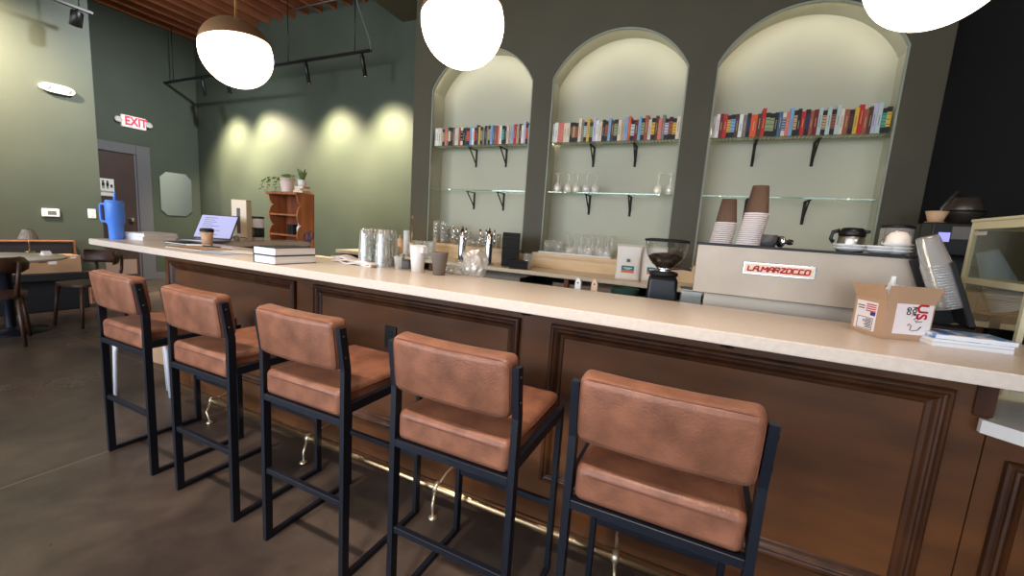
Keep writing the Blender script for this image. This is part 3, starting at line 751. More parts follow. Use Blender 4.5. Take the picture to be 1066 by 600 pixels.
for i, x in enumerate(SXS):
    o = st if i == 0 else dup(st, (x,-.1603,0), 0, SLB[i])
    o.location = (x,-.1603,0); o.rotation_euler = (0,0,ROT[i])

# white tube low stool beyond
ws_ = thing('low_stool', 'low white tube-legged stool half hidden behind the leftmost bar stool', 'stool', (-3.42,.08,0))
for k, (ox, oy) in enumerate(((0,0),(-.15,.056))):
    A_ = Vector((-.08+ox,-.14+oy,0)); B_ = Vector((.14+ox,.05+oy,0)); d_ = (B_-A_).normalized(); Z_ = Vector((0,0,1))
    mb = MB(); mb.tube([A_-d_*.012, A_+Z_*.34, A_+d_*.012+Z_*.385, A_+d_*.05+Z_*.405, B_-d_*.05+Z_*.405, B_-d_*.012+Z_*.385, B_+Z_*.34, B_+d_*.012], .013, 10); mb.build('leg_loop', WTUBE, ws_)
mb = MB(); mb.box(-.155,.155,-.10,.10,.42,.44,.008,3,0,Matrix.Translation((-.028,.012,0)) @ Matrix.Rotation(.71,4,'Z')); mb.build('seat', WTUBE, ws_)
fb = thing('cardboard_box', 'small brown box on the floor beyond the far end of the bar', 'box', (-4.12,.56,0), .1)
mb = MB(); mb.box(-.17,.17,-.13,.13,.001,.24,.002); mb.build('carton', KRAFT, fb)
mb = MB(); mb.box(-.17,.17,-.024,.024,.2405,.2412); mb.build('tape', mat('box_tape', (176,130,90), .35), fb)

# ------------------------------------------------------------------ things on the bar, left to right
def on(u, v, z=ZBAR): p = pz(u, v, z); return (p[0], p[1], z+.0004)
p = on(121.5, 249)
tu = thing('tumbler', 'tall bright blue travel tumbler with handle and straw on the counter end', 'tumbler', p, .0)
mb = MB(); mb.lathe([(0,0),(.038,0),(.040,.006),(.042,.1),(.053,.125),(.054,.25),(.054,.262),(.05,.268),(0,.268)], 32); mb.build('body', BLUE, tu)
mb = MB(); mb.lathe([(0,.268),(.05,.268),(.05,.274),(.046,.278),(0,.278)], 32); mb.build('lid', mat('blue_lid', (98,150,240), .35), tu)
mb = MB(); a_ = RW[0][:2]; dx_, dy_ = -.93, -.36
mb.tube([(dx_*.05,dy_*.05,.245),(dx_*.105,dy_*.105,.247),(dx_*.112,dy_*.112,.235),(dx_*.112,dy_*.112,.14),(dx_*.104,dy_*.104,.122),(dx_*.048,dy_*.048,.122)], .0085, 10); mb.build('handle', BLUE, tu)
mb = MB(); mb.tube([(.008,.0,.27),(.012,.0,.335)], [.009,.0065], 10); mb.build('straw', BLUE, tu)
def hard_book(loc, w, d, h, rz, cov, label, cat='book', group=None, pg=None, name='book'):
    t = thing(name, label, cat, loc, rz, group); c = .003
    mb = MB(); mb.box(-w/2,w/2,-d/2,d/2,0,c,.001); mb.box(-w/2,w/2,-d/2,d/2,h-c,h,.001); mb.box(-w/2,-w/2+c,-d/2,d/2,c,h-c); mb.build('cover', cov, t)
    mb = MB(); mb.box(-w/2+c, w/2-.004, -d/2+.004, d/2-.004, c, h-c); mb.build('pages', pg or PAGESW, t)
    return t
p = on(152, 249.5); 
hard_book((p[0]+.0,p[1]+.03,p[2]), .2,.27,.026, .25, WHITE, 'white book lying at the bottom of pair beside the blue tumbler')
hard_book((p[0]-.005,p[1]+.03,p[2]+.0265), .2,.27,.026, .32, WHITE, 'white book lying on top of pair beside the blue tumbler')
# notebooks and pens on the left
p = on(195, 259)
nb_ = thing('notebook', 'spiral-bound notebook with kraft cover lying near the laptop', 'notebook', (p[0]+.02,p[1]+.06,p[2]), .12)
mb = MB(); mb.box(-.16,.16,-.1,.1,0,.006); mb.build('pages', PAPERW, nb_)
mb = MB(); mb.box(-.162,.162,-.102,.102,.006,.0085); mb.build('cover', KRAFT, nb_)
mb = MB()
for k in range(22):
    x = -.15+.3*k/21; mb.tube([(x,-.094,.009),(x,-.1,.013),(x,-.107,.008),(x,-.106,-.0)], .0012, 5)
mb.build('spiral', BLACK, nb_)
p = on(180, 254)
nb2 = hard_book((p[0]+.02,p[1]+.08,p[2]), .24,.17,.012,.05,BLACK,'thin black notebook lying left of the spiral notebook', 'notebook', name='notebook', pg=PAPERW)
for k, (u, v, rz, m_, lab) in enumerate(((200,256,.9,WHITE,'white pen lying on the spiral notebook'),(214,257.5,.3,BLACK,'black pen lying on the spiral notebook'))):
    q = on(u, v, ZBAR+.0092); o = thing('pen', lab, 'pen', (q[0]-.0,q[1]+.04,ZBAR+.0138), rz)
    mb = MB(); mb.tube([(-.07,0,0),(.055,0,0),(.068,0,0)], [.0045,.0045,.001], 8); mb.build('barrel', m_, o)
    mb = MB(); mb.box(-.07,-.03,.0035,.0055,-.001,.001); mb.build('clip', CHROME, o)
p = on(186, 251.5)
cl_ = thing('binder_clip', 'small gold clip standing beside the laptop', 'clip', (p[0]+.0,p[1]+.2,p[2]), .3)
mb = MB(); mb.prism([(-.04,0),(.04,0),(.03,.03),(.008,.032),(0,.045),(-.008,.032),(-.03,.03)], -.012, .012, 'y'); mb.build('clip_body', mat('gold_clip', (222,190,128), .35, .6), cl_)
# laptop
p = on(207, 250.0)
lp = thing('laptop', 'open laptop showing a grey document, tilted back behind the coffee cup', 'laptop', (-3.74,.62,ZBAR+.0004), .42)
mb = MB(); mb.box(-.165,.165,-.12,.11,.0,.014,.004,2); mb.build('keyboard_base', mat('laptop_grey', (150,150,156), .4, .6), lp)
mb = MB(); Ms = Matrix.Translation((0,.105,.014)) @ Matrix.Rotation(math.radians(-30),4,'X')
mb.box(-.165,.165,0,.007,0,.235,.002,1,0,Ms); sc_ = mb.build('screen_lid', BLACK, lp)
mb = MB(); mb.box(-.155,.155,-.0008,0,.012,.226,0,1,0,Ms); mb.build('display', SCREEN, sc_)
mb = MB()
for k in range(9): mb.box(-.12,-.12+.08+.1*random.random(),-.0013,-.0008,.2-.02*k,.204-.02*k,0,1,0,Ms)
mb.build('text_lines', mat('screen_text', (70,70,96), .6), sc_)
p = on(217, 261.0-11)
cc = thing('coffee_cup', 'kraft takeaway coffee cup with black lid in front of laptop', 'cup', (-3.02+.0,.42,ZBAR+.0004))
q = py(215.5, 246, .40); cc.location = (q[0], .40, ZBAR+.0004)
mb = MB(); mb.lathe([(0,0),(.03,0),(.041,.1),(.041,.1),(0,.1)], 24); mb.build('cup_body', mat('kraft_cup', (196,160,128), .7), cc)
mb = MB(); mb.lathe([(0,.112),(.036,.112),(.038,.122),(.041,.122),(.043,.108),(.044,.1),(.041,.098),(.041,.1)], 24); mb.build('lid', BLACK, cc)
# papers spread
for k, (u, v, rz, c) in enumerate(((222,263.5,.2,(176,190,216)),(240,262,-.1,(230,222,210)),(252,268-4,.35,(238,232,224)),(225,258.5,.1,(240,236,230)))):
    q = on(u, v); lab = ('pale blue leaflet lying flat near the counter edge', 'cream sheet of paper lying flat beside the stacked black books', 'white loose sheet lying half under the black books', 'white sheet of paper lying beside the spiral notebook')[k]
    o = thing('paper_sheet', lab, 'paper', (q[0],q[1]+.03,ZBAR+.0006+.0007*k), rz)
    mb = MB(); n = 6
    g = [[mb.bm.verts.new((-.13+.26*i_/n, -.075+.15*j_/n, .0006+.0015*math.sin(i_*1.3+k)**2)) for j_ in range(n+1)] for i_ in range(n+1)]
    for i_ in range(n):
        for j_ in range(n): mb.bm.faces.new((g[i_][j_],g[i_+1][j_],g[i_+1][j_+1],g[i_][j_+1]))
    mb.build('sheet', mat('paper_%d' % k, c, .7), o)
# two black-bound thick books
p = pz(288, 274.5, ZBAR)
BK2 = mat('black_cloth', (22,24,34), .5)
hard_book((-2.065,.145,ZBAR+.0004), .172,.25,.044, .0, BK2, 'thick white-paged book with black cover, lower of two on the counter')
hard_book((-2.068,.146,ZBAR+.0450), .172,.25,.042, .015, BK2, 'thick white-paged book with black cover, upper of two on the counter')

# things on the return counter
q = pz(251, 249.5, ZBAR)
wb = thing('sign_box', 'tall cream box with a narrow dark slot standing on the far return counter', 'box', (-3.88, 1.035, ZBAR+.0004), .45)
mb = MB(); mb.box(-.068,.068,-.04,.04,0,.365,.003); mb.build('box_body', mat('cream_board', (240,222,196), .7), wb)
mb = MB(); mb.box(-.02,.012,-.0412,-.04,.06,.29); mb.build('slot', mat('slot_dark', (92,88,84), .6), wb)
q = pz(266, 249.5, ZBAR)
cn = thing('canister', 'white canister with black label beside the tall cream box', 'canister', (-3.85, 1.165, ZBAR+.0004))
mb = MB(); mb.lathe([(0,0),(.052,0),(.052,.21),(0,.21)], 28); mb.build('can_body', PAPERW, cn)
mb = MB(); mb.lathe([(.0525,.03),(.0528,.03),(.0528,.12),(.0525,.12)], 28); mb.build('label_band', mat('label_black', (34,34,40), .6), cn)
mb = MB(); mb.lathe([(0,.224),(.05,.224),(.054,.22),(.054,.206),(.0525,.206)], 28); mb.build('lid', BLACK, cn)
mb = MB()
for k in range(4): mb.box(-.02,.02,-.0545,-.0528,.05+.016*k,.055+.016*k)
mb.build('label_text', PAPERW, cn)
q = pz(247, 251, ZBAR)
sg2 = thing('sunglasses', 'black sunglasses lying at the foot of the tall cream box', 'sunglasses', (-3.80, .90, ZBAR+.0004), .5)
for s in (-1,1):
    mb = MB(); pr = [(s*.034+.03*math.cos(2*PI*k/16), .024+.022*math.sin(2*PI*k/16)) for k in range(16)]; mb.prism(pr, -.003, .001, 'y'); mb.build('lens', BLACK, sg2)
    mb = MB(); mb.tube([(s*.066,0,.03),(s*.07,.06,.03),(s*.062,.12,.012)], .003, 6); mb.build('temple_arm', BLACK, sg2)
mb = MB(); mb.tube([(-.008,0,.03),(0,0,.033),(.008,0,.03)], .0025, 6); mb.build('bridge', BLACK, sg2)
q = pz(238, 254.0, ZBAR)
jr = thing('glass_jar', 'tiny squat glass jar at near edge of the return counter', 'jar', (-3.67, .86, ZBAR+.0004))
mb = MB(); mb.lathe([(0,.003),(.02,.003),(.022,.03),(.018,.036),(.02,.036),(.025,.03),(.023,0),(0,0)], 18); mb.build('jar_body', GLASSB, jr)
mb = MB(); mb.lathe([(0,.036),(.019,.036),(.019,.043),(0,.043)], 18); mb.build('lid', CHROME, jr)
# wooden scallop shelf with plants
SXc, SYc, SZ0 = -4.47, 1.975, .86
sb = thing('base_cabinet', 'low dark cabinet behind the return counter carrying the scalloped wooden shelf', 'cabinet', (SXc, SYc+.03, 0))
mb = MB(); mb.box(-.5,.5,-.2,.2,.06,.83,.003); mb.build('carcass', WALNUTD, sb)
mb = MB(); mb.box(-.52,.52,-.21,.21,.83,.86,.004); mb.build('worktop', QUARTZ2, sb)
mb = MB(); mb.box(-.47,.47,-.17,.18,0,.06); mb.build('plinth', DARKIN, sb)
ws = thing('wooden_shelf_unit', 'orange wooden shelf unit with scalloped sides standing behind the return counter', 'shelf unit', (SXc, SYc, SZ0+.0004), 0)
hw_, hd_, hz_ = .25, .115, .70
mb = MB(); mb.box(-hw_,hw_,hd_-.012,hd_,0,hz_); mb.build('back_panel', mat('pine_back', (134,72,38), .55, rgb2=(104,52,26), scale=3, stretch=(4,4,.6)), ws)
mb = MB(); mb.box(-hw_-.03,hw_+.01,-hd_-.015,hd_,hz_,hz_+.03,.004); mb.build('top_board', OLDWOOD, ws)
for s in (-1,1):
    n = 72; pr = [(hd_-.012, 0), (hd_-.012, hz_)]
    for k in range(n+1):
        z = hz_*(1-k/n); ph = (z/hz_*3.0) % 1
        pr.append((-hd_+.065-.06*abs(math.cos(PI*ph))**.55, z))
    mb = MB(); x = s*hw_-(.018 if s > 0 else 0); mb.prism(pr, x, x+.018, 'x'); mb.build('scalloped_side', OLDWOOD, ws)
for z in (.02,.235,.47):
    mb = MB(); mb.box(-hw_+.018,hw_-.018,-hd_+.012,hd_-.012,z-.01,z+.01); mb.build('shelf_board', OLDWOOD, ws)
def onshelf(x, y, z):
    c, s = 1, 0; return (SXc+x*c-y*s, SYc+x*s+y*c, SZ0+z)
o = thing('small_box', 'small black box on the middle shelf of the scalloped wooden unit', 'box', onshelf(.08,-.03,.2454), -.1)
mb = MB(); mb.box(-.06,.05,-.04,.04,0,.115,.002); mb.build('carton', BLACK, o)
mb = MB(); mb.box(-.061,.051,-.041,.041,.09,.1165,.001); mb.build('lid', BLACKM, o)
o = thing('bottle', 'small white bottle next to the black box on the wooden unit', 'bottle', onshelf(.185,-.03,.2454))
mb = MB(); mb.lathe([(0,0),(.03,0),(.032,.01),(.032,.09),(.02,.105),(.02,.11),(0,.11)], 18); mb.build('bottle_body', PAPERW, o)
mb = MB(); mb.lathe([(0,.145),(.02,.145),(.022,.11),(0,.11)], 18); mb.build('cap', mat('cap_grey', (206,200,190), .5), o)
o = thing('scissors', 'pair of navy-handled scissors leaning against the wooden shelf unit', 'scissors', (-3.80, 1.60, ZBAR-.205), .2)
q = py(318.5, 262, 1.6); o.location = (-3.99, 1.83, .8606)
mb = MB()
for s, zz in ((-1,.24),(1,.26)):
    mb.tube([(s*.03+.03*math.cos(2*PI*k/14), 0, zz+.045*math.sin(2*PI*k/14)) for k in range(14)], .008, 8, closed=True)
mb.bar((-.02,0,.205),(.012,0,.1),.02,.01); mb.bar((.02,0,.22),(-.012,0,.1),.02,.01); mb.build('handle', NAVY, o)
mb = MB(); mb.prism([(.016,.13),(-.002,.13),(-.006,.0),(0,.0)], -.003, 0, 'y'); mb.prism([(-.016,.13),(.002,.13),(.006,.0),(0,.0)], 0, .003, 'y'); mb.build('blade', NAVY, o)
# plants
def leaf(mb, base, tip, w, mi=0, droop=0):
    base, tip = Vector(base), Vector(tip); d = tip-base; s = d.cross(Vector((0,0,1)))
    if s.length < 1e-5: s = Vector((1,0,0))
    s.normalize(); m1 = base+d*.35+Vector((0,0,droop)); m2 = base+d*.7+Vector((0,0,droop*.8))
    v = [mb.bm.verts.new(q) for q in (base, m1-s*w, m2-s*w*.8, tip, m2+s*w*.8, m1+s*w, m1+Vector((0,0,-w*.3)), m2+Vector((0,0,-w*.25)))]
    for q in ((0,1,6),(1,2,7,6),(2,3,7),(0,6,5),(6,7,4,5),(7,3,4)):
        f = mb.bm.faces.new([v[i_] for i_ in q]); f.material_index = mi; f.smooth = True
zt_ = hz_+.0304
pl = thing('potted_plant', 'trailing variegated plant in a pale pot on the wooden shelf unit', 'plant', onshelf(-.06,.0,zt_))
mb = MB(); mb.lathe([(0,0),(.062,0),(.064,.01),(.085,.165),(.08,.165),(.075,.13),(0,.13)], 28); mb.build('pot', POT, pl)
mb = MB(); mb.lathe([(0,.135),(.074,.132)], 20); mb.build('soil', DARKIN, pl)
mb = MB(); st_ = MB()
for k in range(95):
    a_ = random.random()*2*PI; r = random.random()*.1; z = .14+random.random()*.08
    b_ = Vector((r*.6*math.cos(a_), r*.6*math.sin(a_), z-.02)); t_ = b_+Vector((math.cos(a_)*.045, math.sin(a_)*.045, .02*random.random()-.005)); leaf(mb, b_, t_, .016, 0, .008)
for ang, ln in ((PI*.95,.36),(PI*1.08,.3),(PI*.85,.22),(PI*1.2,.26)):
    p_ = Vector((math.cos(ang)*.07, math.sin(ang)*.07-.02, .16)); pts = [p_.copy()]
    for k in range(16):
        f_ = k/16; p_ = p_+Vector((math.cos(ang)*.022*(1-f_), math.sin(ang)*.022*(1-f_), .004-ln/16*f_*1.6)); pts.append(p_.copy())
        if k % 1 == 0:
            a_ = random.random()*2*PI; leaf(mb, p_, p_+Vector((math.cos(a_)*.045,math.sin(a_)*.03,-.02)), .017, 0, .005)
    st_.tube(pts, .002, 5)
mb.build('foliage', LEAF, pl); st_.build('stem', LEAF2, pl)
bz = zt_
for k, (w_, d_, h_, c, rz, lab) in enumerate(((.17,.12,.026,(206,176,140),.1,'tan book at the bottom of small pile under the spiky plant'),(.16,.11,.024,(222,200,168),-.15,'cream book in the middle of small pile under the spiky plant'),(.14,.1,.024,(196,140,110),.2,'pinkish book at the top of small pile under the spiky plant'))):
    hard_book(onshelf(.15,.03,bz+.0004), w_, d_, h_, rz-.12+PI, mat('small_book_%d' % k, c, .6), lab, pg=PAGES); bz += h_+.0005
sp = thing('potted_plant', 'small spiky plant in a white pot on the pile of books', 'plant', onshelf(.15,.03,bz+.0004))
mb = MB(); mb.lathe([(0,0),(.04,0),(.048,.075),(.044,.075),(.04,.06),(0,.06)], 24); mb.build('pot', PAPERW, sp)
mb = MB()
for k in range(11):
    a_ = k*2.4; r = .012+.006*(k % 3); h_ = .1+.06*random.random()
    b_ = Vector((r*math.cos(a_), r*math.sin(a_), .055)); t_ = b_+Vector((math.cos(a_)*.05, math.sin(a_)*.03, h_)); leaf(mb, b_, t_, .012, 0, .02)
mb.build('foliage', LEAF2, sp)

# ------------------------------------------------------------------ middle of the bar: glasses, cups, towel
tw_ = thing('folded_towel', 'folded white towel lying on the counter beside the tall glass stacks', 'towel', on(371, 275), -.12)
mb = MB(); bm = mb.bm; n = 14
for lay in range(3):
    g = []
    for i_ in range(n+1):
        r = []
        for j_ in range(7):
            x = -.17+.36*i_/n; y = -.05+.1*j_/6
            z = .004+.008*lay*(1-.5*i_/n)+.005*math.sin(i_*.9+lay*2+j_*.5)+(.012*(1-i_/n) if lay else 0)
            r.append(bm.verts.new((x, y+.006*math.sin(i_*.7), max(.0008, z+.006))))
        g.append(r)
    for i_ in range(n):
        for j_ in range(6):
            f = bm.faces.new((g[i_][j_],g[i_+1][j_],g[i_+1][j_+1],g[i_][j_+1])); f.smooth = True
    lo_ = [[bm.verts.new((v.co.x, v.co.y, max(.0002, v.co.z-.008))) for v in r] for r in (g[0], g[-1])]
    for r, l_ in zip((g[0], g[-1]), lo_):
        for j_ in range(6): bm.faces.new((r[j_], r[j_+1], l_[j_+1], l_[j_]))
    for jj in (0, 6):
        lw = [bm.verts.new((r[jj].co.x, r[jj].co.y, max(.0002, r[jj].co.z-.008))) for r in g]
        for i_ in range(n): bm.faces.new((g[i_][jj], g[i_+1][jj], lw[i_+1], lw[i_]))
mb.build('cloth', TOWEL, tw_)
def up_glass(h=.15, r=.042):
    mb = MB(); mb.lathe([(r,0),(r*.99,.02),(r*.86,h*.8),(r*.74,h*.93),(r*.5,h),(0,h)], 22); mb.lathe([(r-.002,0),(r*.84,h*.8),(r*.7,h*.91),(0,h*.93)], 22); return mb
ug = None
gl = [(381,.43,2),(389,.505,2),(398.5,.44,2),(406,.51,2),(393.5,.36,1)]
for k, (u, y, nst) in enumerate(gl[:4]):
    for q in range(nst):
        pp_ = py(u, 272, y); loc = (pp_[0], y, ZBAR+.0004+.05*q)
        lab = 'upside-down pint glass, %s in its nested stack, %s stack from left behind the white towel' % (('bottom','top')[q], ORD[k+1])
        if ug is None: ug = single(up_glass(.165,.043), 'pint_glass', GLASSB, lab, 'glass', loc, 'upside-down pint glasses by the towel')
        else: dup(ug, loc, 0, lab)
sgl = None
for k, (u, v) in enumerate(((414.5,281),(417.5,277.5))):
    lab = ('small faceted shot glass at the front, left of white cup','small faceted shot glass just behind the other shot glass')[k]
    if sgl is None:
        mb = MB(); mb.lathe([(0,.012),(.012,.012),(.021,.075),(.024,.075),(.017,0),(0,0)], 8, smooth=False)
        sgl = single(mb, 'shot_glass', GLASSB, lab, 'glass', on(u,v), 'shot glasses by the white cup')
    else: dup(sgl, on(u,v), .4, lab)
# cups
def paper_cup(h, r0, r1):
    mb = MB(); mb.lathe([(0,.004),(r0-.002,.004),(r1-.003,h-.002),(r1-.001,h),(r1+.0015,h+.002),(r1+.002,h-.002),(r1,h-.004),(r0,0),(0,0)], 28); return mb
c1 = thing('paper_cup', 'tall white paper cup with an angled cut rim beside the grey cup', 'cup', on(434.5, 283.5))
mb = MB(); prof = []; n = 28; h, r0, r1 = .145, .032, .045
R0 = [mb.bm.verts.new((r0*math.cos(2*PI*k/n), r0*math.sin(2*PI*k/n), 0)) for k in range(n)]
R1 = [mb.bm.verts.new((r1*math.cos(2*PI*k/n), r1*math.sin(2*PI*k/n), h-(.0 if math.cos(2*PI*k/n) < .5 else .006))) for k in range(n)]
R2 = [mb.bm.verts.new(((r0-.002)*math.cos(2*PI*k/n), (r0-.002)*math.sin(2*PI*k/n), .004)) for k in range(n)]
R3 = [mb.bm.verts.new(((r1-.002)*math.cos(2*PI*k/n), (r1-.002)*math.sin(2*PI*k/n), v.co.z)) for k, v in enumerate(R1)]
for a_, b_ in ((R0,R1),(R1,R3),(R3,R2)):
    for k in range(n):
        f = mb.bm.faces.new((a_[k], a_[(k+1)%n], b_[(k+1)%n], b_[k])); f.smooth = True
mb.bm.faces.new(R0[::-1]); mb.bm.faces.new(R2)
mb.build('cup_body', WHITE, c1)
mb = MB(); mb.bar((.035,-.01,.125),(.062,-.02,.122),.028,.03); mb.build('fold_tab', WHITE, c1)
single(paper_cup(.118,.03,.044), 'paper_cup', GREYC, 'grey paper cup standing on the counter right of the white cup', 'cup', on(457, 286.5))
# small things behind the cups on the staff worktop and bar edge
o = thing('small_box', 'small dark grey box standing behind the white cup', 'box', (-1.53,.50,ZBAR+.0004), .2)
mb = MB(); mb.box(-.045,.03,-.025,.025,0,.05,.004); mb.build('carton', mat('slate_grey', (96,94,94), .6), o)
mb = MB(); mb.box(-.046,.031,-.026,.026,.042,.052,.003); mb.build('lid', mat('slate_dark', (74,72,72), .6), o)
o = thing('ice_bucket', 'small dark grey bucket behind the shot glasses', 'bucket', (-1.68,.49,ZBAR+.0004), 0)
mb = MB(); mb.lathe([(0,.004),(.038,.004),(.046,.055),(.05,.058),(.05,.052),(.04,0),(0,0)], 20); mb.build('bucket_body', mat('slate_bucket', (104,98,94), .5), o)
mb = MB(); mb.tube([(.046,0,.05),(.04,-.03,.066),(0,-.048,.07),(-.04,-.03,.066),(-.046,0,.05)], .003, 6); mb.build('handle', CHROME, o)
def wrapped(name, lab, loc, sx, sy, sz, m, cat, seed, nn=2):
    mb = MB(); random.seed(seed); bmesh.ops.create_icosphere(mb.bm, subdivisions=3, radius=1)
    for v in mb.bm.verts:
        c = v.co.copy(); k = 1+.16*math.sin(7*c.x+seed)+.14*math.sin(9*c.y+3*c.z)+random.uniform(-.09,.09)
        v.co = Vector((c.x*sx*k, c.y*sy*k, max(0,(c.z*k+.85))*sz/1.85))
    o = mb.build(name, m, None, tuple(float(q) for q in loc)); return tag(o, lab, cat)
wrapped('plastic_bag', 'crumpled clear plastic bag on the counter edge right of grey cup', (-1.10,.545,ZBAR+.0004), .075, .06, .14, WRAP, 'plastic bag', 5)
o = wrapped('plastic_bag', 'low crumpled clear wrap between grey cup and the plastic bag', (-1.22,.52,ZBAR+.0004), .06, .04, .05, WRAP, 'plastic bag', 9)
wrapped('paper_napkin', 'crumpled white napkin behind the shot glasses', (-1.76,.51,ZBAR+.0004), .05, .035, .055, TOWEL, 'napkin', 3)
# back counter, left end: pitchers, candle tube, bottle, stick
ZBK = .9722
def onb(u, v, y): p = py(u, v, y); return (p[0], y, ZBK+.0004)
yb_ = 2.28
o = thing('paper_tube', 'tall white cylinder standing on left end of the back counter', 'tube', onb(423, 262, yb_))
mb = MB(); mb.lathe([(0,0),(.036,0),(.036,.27),(.03,.275),(.03,.268),(0,.268)], 22); mb.build('tube_body', WHITE, o)
mb = MB(); mb.lathe([(.0362,.0),(.0368,.002),(.0368,.02),(.0362,.022)], 22); mb.build('base_ring', mat('pale_ring', (214,206,196), .5), o)
o = thing('amber_bottle', 'small peach coloured bottle left of the tall white cylinder', 'bottle', onb(416.5, 262, 2.36))
mb = MB(); mb.lathe([(0,0),(.04,0),(.042,.01),(.042,.15),(.03,.17),(.016,.18),(.016,.19),(0,.19)], 20); mb.build('bottle_body', mat('peach', (226,180,140), .5), o)
mb = MB(); mb.lathe([(0,.215),(.018,.215),(.018,.19),(0,.19)], 16); mb.build('cap', BRASS, o)
o = thing('bar_spoon', 'long brass bar spoon upright behind the tall white cylinder', 'spoon', onb(428.5, 262, 2.4))
mb = MB(); mb.lathe([(0,.004),(.03,.004),(.034,.1),(.036,.1),(.032,0),(0,0)], 18); mb.build('holder', GLASSB, o)
mb = MB(); mb.tube([(0,0,.006),(0,0,.40)], .0045, 8); mb.lathe([(0,.40),(.012,.41),(.012,.43),(0,.45)], 12); mb.build('spoon_shaft', BRASS, o)
pit = None
for k, (u, v, y) in enumerate(((435,262,2.2),(448,263,2.27))):
    lab = ('clear square pitcher on the back counter, directly behind the white cup','clear square pitcher on the back counter, just right of the other pitcher')[k]
    if pit is None:
        pit = thing('glass_pitcher', lab, 'pitcher', onb(u,v,y), .3, 'clear pitchers on the back counter')
        mb = MB(); mb.lathe([(0,.006),(.05,.006),(.06,.17),(.068,.18),(.064,.17),(.056,0),(0,0)], 8, smooth=False); mb.build('pitcher_body', GLASSB, pit)
        mb = MB(); mb.tube([(-.058,0,.16),(-.1,0,.155),(-.108,0,.1),(-.09,0,.04),(-.054,0,.03)], .008, 8); mb.build('handle', GLASSB, pit)
    else: dup(pit, onb(u,v,y), .9, lab)
jg = None
for k, (u, y) in enumerate(((398,2.2),(403,2.3),(408,2.2),(412,2.28))):
    lab = 'short clear tumbler at the left end of back counter, %s from left' % ORD[k+1]
    if jg is None: jg = single(tumbler_mesh(.03,.036,.09), 'short_tumbler', GLASSB, lab, 'glass', onb(u,262,y), 'short tumblers on the back counter end')
    else: dup(jg, onb(u,262,y), 0, lab)
# tap towers
def tap(lab, loc, proto=None):
    if proto: return dup(proto, loc, .15, lab)
    t = thing('tap_tower', lab, 'tap', loc, 0, 'chrome tap towers on the back counter')
    mb = MB(); mb.lathe([(0,0),(.062,0),(.064,.006),(.06,.01),(.04,.014)], 28); mb.build('flange', CHROME, t)
    mb = MB(); mb.lathe([(.038,.01),(.038,.30),(.036,.305),(0,.305)], 28); mb.build('column', CHROME, t)
    for k, ang in enumerate((-.9,.0,.9)):
        c, s = math.sin(ang), -math.cos(ang)
        mb = MB(); mb.tube([(c*.03,s*.03,.262),(c*.085,s*.085,.262),(c*.1,s*.1,.25),(c*.1,s*.1,.20)], .0085, 8); ft = mb.build('faucet', CHROME, t)
        mb = MB(); mb.tube([(c*.085,s*.085,.268),(c*.088,s*.088,.29),(c*.1,s*.1,.345)], [.006,.008,.011], 8); mb.build('tap_handle', CHROME, ft)
    mb = MB(); mb.lathe([(.036,.305),(.03,.325),(.012,.335),(.008,.36),(0,.365)], 20); mb.build('finial', CHROME, t)
    return t
tp = tap('chrome beer tap tower in front of the left arch, left of two', onb(480.5, 268, 2.30))
tap('chrome beer tap tower in front of the left arch, right of two', onb(508, 272, 2.30), tp)
# black box stack
bxp = None; p = py(529, 275, 2.3)
for k in range(8):
    lab = 'flat black box in the tall stack on back counter, %s from bottom' % ORD[k+1]
    loc = (p[0], 2.34, ZBK+.0004+.0415*k)
    if bxp is None:
        bxp = thing('black_box', lab, 'box', loc, .42, 'flat black boxes in the tall stack')
        mb = MB(); mb.box(-.085,.085,-.075,.075,0,.03,.002); mb.build('tray_half', BLACKM, bxp)
        mb = MB(); mb.box(-.087,.087,-.077,.077,.0305,.041,.002); mb.build('lid', mat('black_lid', (42,38,36), .55), bxp)
    else: dup(bxp, loc, .42+.02*math.sin(k*2.1), lab)
q = py(538, 282, 2.16)
for k in range(2):
    dup(bxp, (q[0], 2.19, ZBK+.0004+.0415*k), .4, 'flat black box in the short front pair on back counter, %s' % ('lower','upper')[k], 'flat black boxes in the short pair')
cf = thing('glass_carafe', 'straight clear glass standing on back counter right of the black boxes', 'glass', onb(549, 278, 2.2))
mb = MB(); mb.lathe([(0,.006),(.036,.006),(.036,.15),(.039,.15),(.039,0),(0,0)], 22); mb.build('glass_wall', GLASSB, cf)
mb = MB(); mb.lathe([(0,.0065),(.035,.0065),(.035,.012),(0,.012)], 22); mb.build('glass_base', GLASSB, cf)
